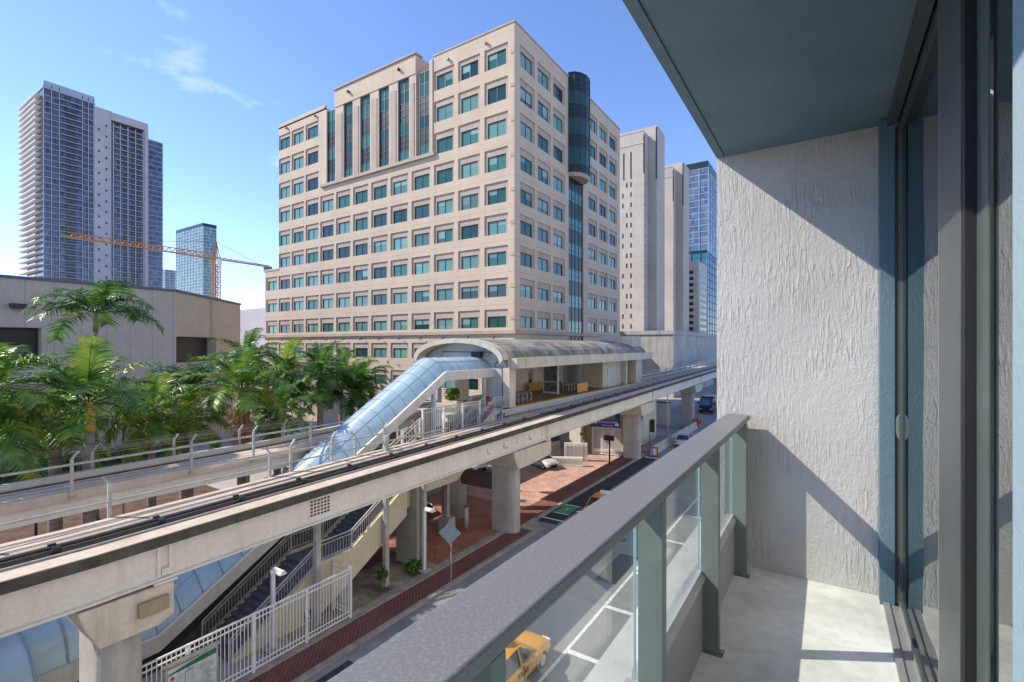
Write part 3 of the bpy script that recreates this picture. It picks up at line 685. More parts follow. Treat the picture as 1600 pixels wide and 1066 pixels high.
M_slab = flat('white balcony slab', (.62,.61,.60), rough=.7, vary=.05)
glass_tower('glass_tower', 'tall blue glass tower with vertical fins at the edge of the stucco wall', 'tower', -98, -57.4, 290, 345, 101.3, M_bglass, M_fin, 3.6, 7.2, 3.5)
glass_tower('glass_tower', 'shorter turquoise glass tower in front of the tall blue one', 'tower', -62, -47.0, 235, 262, 43, M_tglass, M_fin_d, 3.4, 4, 1)
ct = thing('office_tower', (-58, 190, GZ), 'narrow cream tower with a flat top beside the turquoise glass', 'tower')
part('wall', MB().box(-54, -43.0, 200, 216, -13, 33.5), M_station, ct)
cw = MB()
for k in range(12): cw.box(-52, -45, 199.94, 200.2, 1+k*2.5, 2.3+k*2.5); cw.box(-43.1, -42.94, 202, 214, 1+k*2.5, 2.3+k*2.5)
part('window_band', cw, M_slot, ct)

# ------------------------------------------------------------------ twin slab apartment tower far left
tw = thing('apartment_tower', (-370, 100, GZ), 'tall twin slab apartment tower with mirror glass and stacked white balconies', 'tower')
TX = -353
part('glass_wall', MB().box(-384, TX, 79, 100.5, -13, 138.5).box(-384, TX+.5, 108.3, 126.5, -13, 130.5).box(-380, TX-2, 126.5, 135.5, -13, 128.5), M_bglass_d, tw)
part('core_wall', MB().box(-382, TX+.6, 100.5, 108.3, -13, 137.5).box(-384, TX+.9, 108.3, 126.5, 132.5, 137).box(-384, TX+.9, 124.6, 126.6, -13, 132.4), M_mauve, tw)
fl = MB(); fb = MB(); k = 0
zz = -10
while zz < 136:
    fl.box(-389, -355.5, 76.4, 78.95, zz, zz+.35)                          # white balconies of the narrow face
    fl.box(-389, -355.5, 76.3, 76.42, zz+.35, zz+.8)
    fb.box(TX+.02, TX+.25, 79, 100.4, zz, zz+.3)
    fb.box(TX+.02, TX+1.5, 85.6, 95.0, zz, zz+.28)
    if zz < 131: fb.box(TX+.52, TX+2.0, 109.6, 123.6, zz, zz+.28); fb.box(TX-2, TX-1.7, 126.6, 135.4, zz, zz+.3)
    zz += 3.15
part('balcony_slab', fl, M_slab, tw); part('floor_line', fb, flat('pale slab edge', (.40,.39,.42), rough=.7, vary=.05), tw)
vm = MB()
for y in (79.1, 82.2, 85.4, 95.2, 97.8, 100.2): vm.box(TX+.26, TX+.6, y-.15, y+.15, -13, 141)
for y in (109.2, 112.5, 116.2, 120.0, 124.0): vm.box(TX+.52, TX+1.2, y-.22, y+.22, -13, 131)
part('mullion', vm, M_mauve, tw)
dk = MB()
for i in range(44):
    z = -8 + i*3.15
    if z < 131: 
        dk.box(TX+.1, TX+.3, 88.2, 92.4, z+.5, z+2.9); dk.box(TX+.52, TX+.7, 114.2, 115.6, z+.5, z+2.9); dk.box(TX+.52, TX+.7, 118, 122.8, z+.5, z+2.9)
    if i % 2 == 0: dk.box(TX+.61, TX+.75, 102.2, 103.0, z, z+1.2); dk.box(TX+.61, TX+.75, 105.6, 106.4, z+3.2, z+4.4)
props(part('dark_opening', dk, M_slot, tw), kind='stuff')
part('crown', MB().box(-384.5, TX+.8, 78.6, 101, 138.5, 139.1).box(TX+.2, TX+.6, 79, 100.5, 139.1, 142.6).box(-384.5, TX-8, 79.5, 100, 139.1, 141), M_fin, tw)

t2 = glass_tower('apartment_tower', 'teal balconied apartment tower beyond the orange crane mast', 'tower', -603, -542, 243, 256, 124, paned_glass('grey teal glass', (.03,.10,.12), (.16,.26,.27), 2.2, 3.3), M_slab, 3.3, 6.5, 3)
glass_tower('apartment_tower', 'small pale teal tower low between the twin slabs and the teal one', 'tower', -840, -795, 306, 326, 109, M_bglass, M_slab, 3.4, 6)
gb = thing('grey_block', (-130, 100, GZ), 'plain mauve grey block left of the tan office, behind the palms', 'building')
part('wall', MB().box(-170, -122, 82, 110, -13, 11.5).box(-172, -146, 112, 130, -13, 17).box(-166, -152, 118, 128, 17, 21.5), M_mauve, gb)
part('window', MB().box(-121.98, -121.8, 85, 86, 3, 4.5).box(-121.98, -121.8, 92, 93, 3, 4.5), M_slot, gb)

# ------------------------------------------------------------------ convention hall behind the palms
hall = thing('convention_hall', (-78, 20, GZ), 'long low taupe panel hall with dark window slots behind the palms', 'building')
w = MB()
w.box(-110, -71.2, -60, 28.7, -13, -2.1); w.box(-110, -71.2, -60, 28.7, 1.9, 7.0); w.box(-110, -72.6, -60, 28.7, -2.1, 1.9); w.box(-72.6, -71.2, 15.8, 28.7, -2.1, 1.9)
part('wall', w, M_conv, hall)
ang = math.atan2(44.3-28.7, -85.5+71.2)
w2 = MB(); d = Vector((-85.5+71.2, 44.3-28.7, 0)); n = Vector((-d.y, d.x, 0)).normalized()
a0 = Vector((-71.2, 28.72, 0)); a1 = a0 + d
def slab(m, s0, s1, off0, off1, z0, z1):
    p = [a0 + d*s0 + n*off0, a0 + d*s1 + n*off0, a0 + d*s1 + n*off1, a0 + d*s0 + n*off1]
    m.prism([(q.x, q.y) for q in p], 'z', z0, z1)
slab(w2, 0, 1, 0, 30, 1.2, 7.0); slab(w2, 0, 1, 0, 30, -13, -2.3); slab(w2, .55, 1, 0, 30, -2.3, 1.2)
part('angled_wall', w2, M_conv2, hall)
gl = MB().box(-72.5, -72.3, -60, 15.7, -2.05, 1.85); slab(gl, .02, .54, 1.2, 1.4, -2.25, 1.15)
part('window_slot', gl, M_dark, hall)
cp = MB().box(-110, -71.0, -60, 28.7, 7.01, 7.3); slab(cp, 0, 1, -.2, 30, 7.01, 7.3)
part('coping', cp, M_fin_d, hall)
part('ledge', MB().box(-71.19, -70.9, -60, 28.7, -8.2, -7.9), M_conv2, hall)
part('wall_lamp', MB().box(-71.18, -70.2, 13.3, 14.5, 4.0, 4.35).box(-70.6, -70.2, 13.3, 14.5, 3.8, 4.0), M_black, hall)

# ------------------------------------------------------------------ tower crane
cr = thing('tower_crane', (-178, 130, GZ), 'orange lattice tower crane with a long jib crossing the mirror glass tower', 'crane')
def ray(u, v, z=None, t=None):
    a = (u-800)/755; F = (-math.sin(YAW), math.cos(YAW)); Rr = (math.cos(YAW), math.sin(YAW))
    return Vector(((F[0]+a*Rr[0])*t, (F[1]+a*Rr[1])*t, (540-v)/755*t))
mtop = ray(338, 405, t=220); mx_, my_ = mtop.x, mtop.y; jz = mtop.z
mast = MB(); h = 1.15
for sx in (-h, h):
    for sy in (-h, h): mast.bar((mx_+sx, my_+sy, -13), (mx_+sx, my_+sy, jz+1), .34)
zz = -12
while zz < jz-1:
    for (sx, sy, tx, ty) in ((-h,-h,h,-h),(h,-h,h,h),(h,h,-h,h),(-h,h,-h,-h)):
        mast.bar((mx_+sx, my_+sy, zz), (mx_+tx, my_+ty, zz+2.4), .18); mast.bar((mx_+sx, my_+sy, zz), (mx_+tx, my_+ty, zz), .18)
    zz += 2.4
part('mast', mast, M_orange, cr)
tip = ray(95, 368, t=172.5); ctr = ray(424, 418, t=241)
jib = MB(); jd = (tip - mtop); jl = jd.length; jd.normalize(); jn = Vector((-jd.y, jd.x, 0))
def lattice(m, p0, dr, ln, w, hh, step):
    nn = int(ln/step)
    for s in (-1, 1): m.bar(p0 + jn*w*s, p0 + dr*ln + jn*w*s, .3)
    m.bar(p0 + Vector((0,0,hh)), p0 + dr*ln + Vector((0,0,hh*.7)), .3)
    for i in range(nn):
        a = p0 + dr*(i*step); b = p0 + dr*((i+.5)*step); c = p0 + dr*((i+1)*step); top = b + Vector((0,0,hh*(1-.3*i/nn)))
        for s in (-1, 1): m.bar(a + jn*w*s, top, .16); m.bar(top, c + jn*w*s, .16)
        m.bar(a + jn*w, a - jn*w, .16)
lattice(jib, mtop, jd, jl, .8, 2.2, 2.6)
part('jib', jib, M_orange, cr)
cj = MB(); cd = (ctr - mtop); cl = cd.length; cd.normalize(); lattice(cj, mtop, cd, cl, .8, .9, 2.4)
part('counter_jib', cj, M_orange, cr)
part('counterweight', MB().bar(ctr - cd*3.5 - Vector((0,0,1.2)), ctr - Vector((0,0,1.2)), 1.8, 2.6), M_fin_d, cr)
ap = MB(); top = mtop + Vector((0,0,8))
for sx in (-h, h):
    for sy in (-h, h): ap.bar((mx_+sx, my_+sy, jz), top, .3)
part('apex', ap, M_orange, cr)
part('tie_bar', MB().bar(top, mtop + jd*jl*.62 + Vector((0,0,1.8)), .14).bar(top, ctr - cd*5, .14), M_fin_d, cr)
part('cab', MB().box(mx_+1.2, mx_+3, my_-1, my_+1, jz-2.6, jz-.4), M_white, cr)

# ------------------------------------------------------------------ elevated guideways
def gz(y): return -5.95 if y < 5 else -5.95 + .0165*(y-5)          # deck level of the near guideway rises gently
YS = [-40, -10, 3, 5, 9.5, 20, 35, 50, 70, 90, 120, 160]
def gx(y): return 0 if y > 5 else (5-y)*-.03
def sweep(prof, mbuild, ys=YS, fx=gx, fz=gz):
    """carry a closed cross-section (x, z) along the guideway"""
    rows = [[(x+fx(y), y, z+fz(y)) for x, z in prof + [prof[0]]] for y in ys]
    mbuild.grid(rows, smooth=False)
    n = len(prof); mbuild.add([rows[0][i] for i in range(n)], [tuple(range(n))]); mbuild.add([rows[-1][i] for i in range(n)], [tuple(range(n))])
    return mbuild
def rect(x0, x1, z0, z1): return [(x0,z0),(x1,z0),(x1,z1),(x0,z1)]
gw = thing('guideway', (-19, 20, GZ), 'near elevated people mover guideway with white girders and black power rails', 'guideway', 'elevated guideways')
part('deck', sweep([(-20.6,-.36),(-17.42,-.36),(-17.40,-.34),(-17.40,0),(-18.08,.012),(-18.09,-.16),(-19.12,-.16),(-19.13,.03),(-20.6,.03)], MB()), M_deck, gw)
part('edge_band', sweep(rect(-17.399,-17.375,-.345,-.03), MB()), M_fascia, gw)
g = MB()
sweep([(-17.72,-.365),(-17.72,-1.42),(-17.62,-1.45),(-17.62,-1.52),(-18.25,-1.52),(-18.25,-.365)], g)
sweep([(-19.85,-.365),(-19.85,-1.52),(-20.4,-1.52),(-20.4,-.365)], g)
part('girder', g, M_girder, gw)
part('track_bed', sweep(rect(-19.118,-18.094,-.158,-.13), MB()), M_track_dk, gw)
r_ = MB()
for x, zz, w in ((-18.25,-.02,.07),(-18.42,.10,.06),(-18.62,.14,.05),(-18.85,.10,.06)): sweep(rect(x-w/2, x+w/2, zz-.035, zz+.035), r_)
part('power_rail', r_, M_rail, gw)
r_ = MB(); sweep(rect(-18.18,-18.10,.0,.07), r_); sweep(rect(-19.08,-18.98,.02,.10), r_)
part('conduit', r_, M_rail_lt, gw)
ins = MB()
y = -8.6
while y < 110:
    z = gz(y); ins.box(-18.92, -18.20, y-.05, y+.05, z-.128, z+.06); ins.box(-18.9, -18.8, y-.09, y+.09, z+.0, z+.2); ins.box(-18.48,-18.36, y-.09, y+.09, z, z+.2); y += 2.6
for q in range(0, len(ins.v), 24): part('insulator', MB().add(ins.v[q:q+24], ins.f[:18]), M_black, gw)
gr_ = MB()
for x in (-19.5, -19.62, -20.15, -20.27): sweep(rect(x-.018, x+.018, .031, .04), gr_)
part('deck_groove', gr_, M_fascia, gw)
vt = MB()
for i in range(6):
    for j in range(5): vt.box(-17.72, -17.705, 12.0+i*.16, 12.1+i*.16, gz(12)-.62-j*.14, gz(12)-.54-j*.14)
props(part('vent_grid', vt, M_fascia, gw), kind='stuff')
mk_ = MB()
for y, w_ in ((26.0,.5),(27.6,.2),(29.2,.35),(24.2,.25),(31.0,.15)):
    mk_.box(-17.72, -17.708, y, y+w_*.3, gz(y)-1.1, gz(y)-.75); mk_.box(-17.72, -17.708, y+w_*.3, y+w_, gz(y)-1.15, gz(y)-1.05)
for q in range(0, len(mk_.v), 16): part('paint_patch', MB().add(mk_.v[q:q+16], mk_.f[:12]), M_rail_lt, gw)
# joints and bearings at every column
COLY = [5.9, 28.4, 54.5, 81.0, 107.5]
bear = MB()
for i, y in enumerate(COLY):
    o = .9 if i == 0 else 3.4
    for dy in (-.16, .16): z = gz(y+o); bear.box(-17.72, -17.64, y+o+dy-.045, y+o+dy+.045, z-1.40, z-.37)
    z = gz(y+o); bear.box(-17.70, -17.55, y+o-.32, y+o+.32, z-1.60, z-1.525); bear.box(-17.70, -17.6, y+o-.1, y+o+.1, z-1.36, z-1.15)
part('joint_plate', bear, M_girder, gw)
def support(y, ext, label, x=-19.0, box=False):
    c = thing('guideway_column', (x, y, GZ), label, 'column', 'columns under the guideway')
    zb = gz(y) - 1.62
    col = [(x-.95, y-.6), (x+.35, y-.6)] + [(x+.35+.6*math.sin(t), y-.6*math.cos(t)) for t in [math.pi*k/12 for k in range(1,12)]] + [(x+.35, y+.6), (x-.95, y+.6)]
    part('shaft', MB().prism(col, 'z', GZ-.1, zb-1.15), M_column, c, bevel=.03)
    cp = MB()
    prof = [(y-1.25, zb), (y-1.1, zb-.5), (y-.75, zb-1.25), (y+.7, zb-1.25), (y+ext, zb-1.05), (y+ext, zb+.0)]
    cp.prism(prof, 'x', x-1.35, x+1.38)
    part('cap', cp, M_cap, c, bevel=.04)
    if box: part('junction_box', MB().box(x+1.385, x+1.56, y+.15, y+.95, zb-.75, zb-.32), concrete('cardboard tan box', (.32,.25,.15), (.38,.30,.19), scale=3, streak=.2), c, bevel=.02)
    part('conduit_ring', MB().tube([(px*1.0, py, zb-1.30) for px, py in [(x+.35+.62*math.sin(t), y-.62*math.cos(t)) for t in [math.pi*k/10 for k in range(11)]]], .03, 6), M_rail_lt, c)
    return c
labs = ['nearest guideway column with a tan box on its cream cap', 'round fronted guideway column joined to its neighbour by a brown beam', 'guideway column beside the gate with the blue sign', 'distant guideway column standing beyond the cross street', 'farthest guideway column near the dark truck']
for i, y in enumerate(COLY): support(y, 1.15 if i == 0 else 3.9, labs[i], box=(i == 0))
bk = thing('rear_column', (-23.9, 28.4, GZ), 'round grey column behind the round fronted guideway column', 'column')
part('shaft', MB().cyl(-23.9, 28.4, GZ-.1, -5.2, .95, 28), M_column, bk)
part('tie_beam', MB().box(-22.97, -19.97, 28.1, 28.7, -10.3, -9.3), flat('brown tie beam', (.13,.10,.085), rough=.7), bk)
# far guideway bending round the station
P2 = [(-40,-27.35),(-10,-27.35),(16,-27.4),(22,-28.3),(28,-31.0),(34,-33.2),(50,-33.4),(66,-32.2),(80,-28.2),(95,-26.6),(160,-26.6)]
def fx2(y):
    for (a, xa), (b, xb) in zip(P2, P2[1:]):
        if a <= y <= b:
            t = (y-a)/(b-a); t = t*t*(3-2*t) if b < 90 else t; return xa + (xb-xa)*t
    return P2[-1][1]
ys2 = [-40,-10,0,8,16,18,20,22,24,26,28,30,32,34,42,50,58,66,70,74,78,82,86,90,95,110,160]
z2 = lambda y: -5.92 if y < 60 else -5.92 + .014*(y-60)
g2w = thing('guideway', (-27.4, 10, GZ), 'far elevated guideway with grey barrier running past the palms', 'guideway', 'elevated guideways')
part('deck', sweep([(-1.65,-.36),(1.65,-.36),(1.65,0),(-.05,.0),(-.06,-.2),(-.64,-.2),(-.65,.0),(-1.65,0)], MB(), ys2, fx2, z2), M_deck, g2w)
g = MB(); sweep(rect(1.05,1.45,-1.02,-.365), g, ys2, fx2, z2); sweep(rect(-1.45,-1.05,-1.02,-.365), g, ys2, fx2, z2); part('girder', g, M_girder, g2w)
part('barrier', sweep(rect(-.92,-.66,.001,.24), MB(), ys2, fx2, z2), M_girder, g2w)
part('track_bed', sweep(rect(-.63,-.07,-.199,-.16), MB(), ys2, fx2, z2), M_track_dk, g2w)
b2 = MB(); 
for x in (-.5,-.34,-.18): sweep(rect(x-.03, x+.03, -.1, -.02), b2, ys2, fx2, z2)
part('power_rail', b2, M_rail, g2w)
for y, lab in ((3.2, 'cream capped column under the far guideway at the left edge'), (22.5, 'column under the far guideway hidden behind the blue canopy')):
    c = thing('guideway_column', (-27.4, y, GZ), lab, 'column', 'columns under the guideway')
    part('shaft', MB().cyl(-27.4, y, GZ-.1, -8.0, .75, 24), M_column, c)
    part('cap', MB().prism([(-29.0,-6.98),(-28.4,-8.1),(-26.4,-8.1),(-25.6,-6.98)], 'y', y-1.1, y+1.1), M_cap, c, bevel=.03)

def guard(label, x, ys, base, top, rails, fx=None, fz=None, arm=(.0,.22,.28), group='guideway guard fences', n_post=None):
    """posts with an angled barb arm, joined by straight tubular rails"""
    f = thing('guard_fence', (x if fx is None else fx(ys[0])+x, ys[0], base + (fz(ys[0]) if fz else 0)), label, 'fence', group)
    X_ = lambda y: x + (fx(y) if fx else 0); Z_ = lambda y: (fz(y) if fz else 0)
    for y in ys:
        p = MB().bar((X_(y), y, Z_(y)+base), (X_(y), y, Z_(y)+top), .10, .10)
        p.bar((X_(y), y, Z_(y)+top), (X_(y)+arm[0], y+arm[1], Z_(y)+top+arm[2]), .07, .07)
        p.box(X_(y)-.12, X_(y)+.12, y-.12, y+.12, Z_(y)+base, Z_(y)+base+.05)
        part('post', p, M_white_w, f)
    rl = MB(); wl = MB()
    for k, h in enumerate(rails):
        yy = ys[0]-3.5
        pts = []
        while yy < ys[-1]+3.4: pts.append((X_(yy)+.09, yy, Z_(yy)+h)); yy += 1.7
        for a, b in zip(pts, pts[1:]): rl.bar(a, b, .045, .075)
    part('rail', rl, M_white_w, f)
    for h in (top+.05, top+.16, top+.26):
        pts = [(X_(y)+arm[0]*(h-top)/.28, y+arm[1]*(h-top)/.28, Z_(y)+h) for y in ys]
        for a, b in zip(pts, pts[1:]): wl.bar(a, b, .012, .012)
    part('wire', wl, M_rail_lt, f)
    return f
guard('tall post fence along the near edge of the far guideway', -25.68, [6.6,11.0,14.0,17.4], -6.2, -4.6, [-4.82])
guard('short post fence along the palm side of the far guideway', -29.05, [-2.0,2.6,5.0,8.2,11.6,15,17.8], -5.9, -5.0, [-5.42])
guard('post fence along the canopy side of the near guideway', -20.68, [-1.4,2.9,6.3,12.0,16.6,21.0], -6.0, -4.75, [-5.34], arm=(-.1,-.16,.26))
guard('guard rail beside the blue canopy above the guideway', -20.70, [13.0,15.2,18.6], -5.95, -4.62, [-4.86])
guard('far run of guard rails along the guideway beyond the station', 1.72, [70,73,76,79,82,85,88,91,94,97,100,104,108,112,116,120], .0, 1.2, [.55,1.1], fx=fx2, fz=z2)
guard('guard rails on the station side of the guideway past the station', -20.7, [66,70,74,78,82,86,90,95,100,106,112], .0, 1.1, [.5,1.0], fz=gz)

# ------------------------------------------------------------------ station
st = thing('metro_station', (-25.8, 47, GZ), 'open beige station with a stained vaulted roof above an orange edged platform', 'station')
SY0, SY1 = 30.9, 66.0
cxs, hw = -25.9, 5.0
def arcp(r_h, apex, base, n=17): return [(cxs + r_h*math.cos(math.pi*(1-k/(n-1))), base + (apex-base)*math.sin(math.pi*(1-k/(n-1)))**.9) for k in range(n)]
outer = arcp(4.75, .60, -1.15); inner = arcp(4.45, .22, -1.45)
rf = MB()
prof = [(-31.5,-1.0)] + outer + [(-20.85,-.98),(-20.32,-.93),(-20.32,-1.8),(-21.2,-1.8)] + [(x, z) for x, z in inner[::-1]] + [(-31.5,-1.8)]
rows = [[(x, y, z) for x, z in prof + [prof[0]]] for y in (SY0+.9, 40, 50, 58, SY1)]
rf.grid(rows, smooth=False)
n = len(prof)
# end rings as strips between outer and inner arcs
for yy in (SY0+.9, SY1):
    o_ = [(-31.5,-1.0)] + outer + [(-20.32,-.93)]; i_ = [(-31.5,-1.8)] + inner + [(-20.32,-1.8)]
    rf.grid([[(x, yy, z) for x, z in o_], [(x, yy, z) for x, z in i_]], smooth=False)
part('vault_roof', rf, M_roof, st, recalc=True)
hood = MB(); hood.grid([[(x, y, z+.006) for x, z in outer] for y in (SY0, SY0+.9)], smooth=True); hood.grid([[(x, y, z) for x, z in inner] for y in (SY0, SY0+.9)], smooth=True)
hood.grid([[(x, SY0, z) for x, z in outer], [(x, SY0, z) for x, z in inner]], smooth=False)
part('end_arch', hood, M_station, st)
M_inner = concrete('brightened station interior paint', (.66,.58,.46), (.74,.66,.54), scale=.6, streak=.25, stain=(.4,.34,.26), fine=6)  # paler than the outer walls, daylight inside put into the colour
part('ceiling', MB().grid([[(x, y, z-.03) for x, z in inner] for y in (SY0+1.76, 45, SY1-.1)]), M_inner, st)
part('fascia', MB().box(-20.318, -20.28, SY0+.88, SY1+.02, -1.81, -.925).box(-21.2, -20.32, SY0+.84, SY0+.895, -1.805, -.99), M_station, st)
gab = MB(); gp = inner + [(cxs+4.45,-1.95),(cxs-4.45,-1.95)]
gab.prism(gp, 'y', SY0+1.5, SY0+1.75); part('gable_wall', gab, M_st_grey, st)
part('floodlight', MB().box(-25.0, -24.1, SY0+1.0, SY0+1.45, -1.0, -.5).tube([(-23.6+.35*math.cos(t), SY0+1.3, -.55+.35*math.sin(t)) for t in [2*math.pi*k/14 for k in range(15)]], .025, 5), M_black, st)
part('conduit', MB().tube([(-28.6,SY0+1.45,-1.6),(-28.6,SY0+1.45,-.55),(-22.4,SY0+1.45,-.55)], .03, 5).tube([(-22.3,SY0+1.45,-.6),(-22.3,SY0+1.45,-1.2),(-22.9,SY0+1.45,-1.5),(-22.9,SY0+1.45,-1.9)], .03, 5), M_black, st)
part('platform', MB().box(-28.3, -20.92, SY0, 61.5, -5.45, -4.93), M_st_grey, st)
part('platform_floor', MB().box(-28.3, -21.35, SY0+.5, 61.4, -4.929, -4.905), M_plat, st)
part('edge_strip', MB().box(-21.349, -20.90, SY0+.9, 61.5, -4.929, -4.90), M_paint_y, st)
part('under_wall', MB().box(-22.2, -21.25, SY0+1.2, 61, -7.6, -5.46), M_station, st)
part('platform_bracket', MB().prism([(61.5,-5.45),(61.5,-4.95),(64.6,-4.9),(64.6,-5.3)], 'x', -21.8, -20.95), M_station, st)
for (x0, x1, y0, y1, mt) in ((-21.75,-21.1,SY0+.95,SY0+1.85,M_station), (-23.3,-22.05,SY0+1.2,SY0+1.74,M_st_grey), (-29.9,-28.9,SY0+1.2,SY0+1.74,M_st_grey), (-22.2,-21.1,61.8,64.2,M_station), (-21.6,-21.3,58.6,59.1,M_station), (-30.6,-29.8,61.8,64.2,M_station)):
    part('column', MB().box(x0, x1, y0, y1, -12.9 if y0 > 60 or x1 > -21.2 else -4.9, -1.81), mt, st, bevel=.03)
bw = MB()
ops = [(34.5,36.9),(39.0,41.5),(44.9,46.2),(50,53)]
yy = SY0+1.8
for a, b in ops + [(60, 60)]:
    bw.box(-27.6, -27.3, yy, a, -4.9, -1.81)
    if a < 59: bw.box(-27.6, -27.3, a, b, -2.6, -1.81)
    yy = b
part('back_wall', bw, M_inner, st)
part('service_room', MB().box(-24.5, -21.9, 52.6, 58.4, -4.9, -1.82), M_station, st)
part('room_door', MB().box(-21.9, -21.84, 54.0, 55.2, -4.9, -2.6), M_st_grey, st)
part('inner_stair', MB().bar((-26.5,47,-2.0), (-26.5,51.2,-4.6), .5, .35).bar((-26.5,47,-1.9), (-26.5,51.4,-3.6), .06), M_station, st)
part('head_house', MB().box(-26.5, -21.9, 62.6, 66.2, -1.0, 1.25), M_station, st)

def bench(x, y, lab, n=4):
    b = thing('platform_bench', (x, y, -4.9), lab, 'bench', 'benches on the platform')
    part('seat', MB().box(x-.35, x+.35, y, y+n*.68, -4.42, -4.36), M_black, b)
    part('backrest', MB().box(x-.40, x-.34, y, y+n*.68, -4.3, -4.0), M_black, b)
    for k in range(n+1): part('divider', MB().bar((x+.3, y+k*.68, -4.9), (x+.3, y+k*.68, -4.15), .07).bar((x+.3, y+k*.68, -4.15), (x-.3, y+k*.68, -4.1), .07).bar((x-.3, y+k*.68, -4.9), (x-.3, y+k*.68, -4.1), .07), M_white_w, b)
bench(-22.3, 33.9, 'black seat bench with pale dividers nearest the station end')
bench(-23.2, 45.8, 'black seat bench behind the orange panel on the platform')
kk = thing('map_kiosk', (-23.6, 43.5, -4.9), 'tall grey map panel standing in the middle of the platform', 'kiosk')
part('panel', MB().box(-24.5, -23.0, 43.4, 43.6, -4.7, -2.0), flat('dark glazed map', (.10,.115,.10), rough=.2, vary=.6, scale=2.5), kk)
part('frame', MB().box(-24.6, -24.5, 43.35, 43.65, -4.9, -1.9).box(-23.0, -22.9, 43.35, 43.65, -4.9, -1.9).box(-24.5, -23.0, 43.35, 43.65, -4.9, -4.7).box(-24.5,-23.0,43.36,43.64,-3.75,-3.65), M_st_grey, kk)
def hazard(x, y0, y1, lab, mat):
    h = thing('safety_barrier', (x, y0, -4.9), lab, 'barrier', 'slatted barriers on the platform')
    m = MB(); y = y0
    while y < y1: m.box(x-.03, x+.03, y, y+.17, -4.85, -3.95); y += .21
    part('slat', m, mat, h); part('rail', MB().box(x-.05, x-.031, y0, y1, -4.1, -4.0).box(x-.05, x-.031, y0, y1, -4.75, -4.65), mat, h)
hazard(-26.6, 43.9, 46.8, 'yellow slatted barrier at the back of the platform', M_paint_y)
hazard(-21.7, 45.4, 47.8, 'orange slatted barrier at the platform edge by the second bench', flat('orange slats', (.60,.27,.04), rough=.5))
ls = thing('wall_lamp', (-27.2, 38.5, -2.1), 'small black twin lamp hanging on the beige platform wall', 'lamp')
part('bracket', MB().bar((-27.3,38.5,-2.0),(-26.9,38.5,-2.1),.06), M_black, ls); part('head', MB().box(-27.0,-26.7,38.2,38.45,-2.25,-2.05).box(-27.0,-26.7,38.55,38.8,-2.25,-2.05), M_black, ls)

# ------------------------------------------------------------------ escalator canopy
CX0, CX1 = -26.4, -23.0
PATH = [(6.94,-11.86),(8.6,-11.83),(17.98,-6.58),(26.2,-1.89),(32.2,-1.93)]
def prof_pt(x0, x1, rise, k, n, flat_, g=1.0):
    c, h = (x0+x1)/2, (x1-x0)/2*g
    if flat_: q = -1+2*k/n; return c + h*q, rise*(1-abs(q)**2.2)
    return c + h*math.cos(math.pi*(1-k/n)), rise*math.sin(math.pi*k/n)**.85
def vault(name, path, x0, x1, rise, parent, nseg=14, label=None, flat_=False):
    m = MB(); rows = []
    for y, z in path:
        rows.append([(q[0], y, z + .02 + q[1]) for q in (prof_pt(x0, x1, rise, k, nseg, flat_) for k in range(nseg+1))])
    m.grid(rows, smooth=True)
    o = part(name, m, M_poly, parent, label=label)
    uv = o.data.uv_layers.new(name='UVMap')
    for l in o.data.loops: uv.data[l.index].uv = (l.vertex_index // (nseg+1), l.vertex_index % (nseg+1) / nseg)
    return o, rows
def along(path, step):
    pts = []; 
    for (a, za), (b, zb) in zip(path, path[1:]):
        L_ = math.hypot(b-a, zb-za); k = max(1, round(L_/step))
        pts += [(a+(b-a)*i/k, za+(zb-za)*i/k) for i in range(k)]
    return pts + [path[-1]]
esc = thing('escalator_canopy', (-23.8, 8, GZ), 'long blue glazed barrel canopy climbing over the escalator to the station', 'canopy')
vl, _ = vault('glazing', PATH, CX0, CX1, .95, esc, flat_=True)
rb_ = MB()
for y, z in along(PATH, 1.0):
    rb_.tube([(q[0], y, z+.03+q[1]) for q in (prof_pt(CX0, CX1, .96, k, 14, True, 1.01) for k in range(15))], .022, 5)
for q in (3, 7, 11):
    e_ = prof_pt(CX0, CX1, .955, q, 14, True, 1.0); rb_.tube([(e_[0], y, z+.03+e_[1]) for y, z in PATH], .010, 5)
part('rib', rb_, M_rib, vl)
bm_ = MB()
for (a, za), (b, zb) in zip(PATH, PATH[1:]):
    for x0, x1 in ((CX1-.05, CX1+.25), (CX0-.25, CX0+.05)):
        bm_.add([(x0,a,za-.62),(x1,a,za-.62),(x1,b,zb-.62),(x0,b,zb-.62),(x0,a,za),(x1,a,za),(x1,b,zb),(x0,b,zb)], [(0,3,2,1),(4,5,6,7),(0,1,5,4),(1,2,6,5),(2,3,7,6),(3,0,4,7)])
part('edge_beam', bm_, M_beam, esc)
fl_ = MB()
for (a, za), (b, zb) in zip(PATH, PATH[1:]): fl_.bar((CX1+.2,a,za+.035),(CX1+.2,b,zb+.035),.10,.05)
part('gutter', fl_, M_white, esc)
sw = MB(); x0, x1 = CX1-.1, CX1+.05
def band(m, path, lo, hi, x0, x1):
    for (a, za), (b, zb) in zip(path, path[1:]):
        m.add([(x0,a,za+lo),(x1,a,za+lo),(x1,b,zb+lo),(x0,b,zb+lo),(x0,a,za+hi),(x1,a,za+hi),(x1,b,zb+hi),(x0,b,zb+hi)], [(0,3,2,1),(4,5,6,7),(0,1,5,4),(1,2,6,5),(2,3,7,6),(3,0,4,7)])
band(sw, [(6.94,-11.86),(8.6,-11.83),(17.98,-6.58)], -1.2, -.64, x0, x1); part('gap_cladding', sw, M_blackwall, esc)
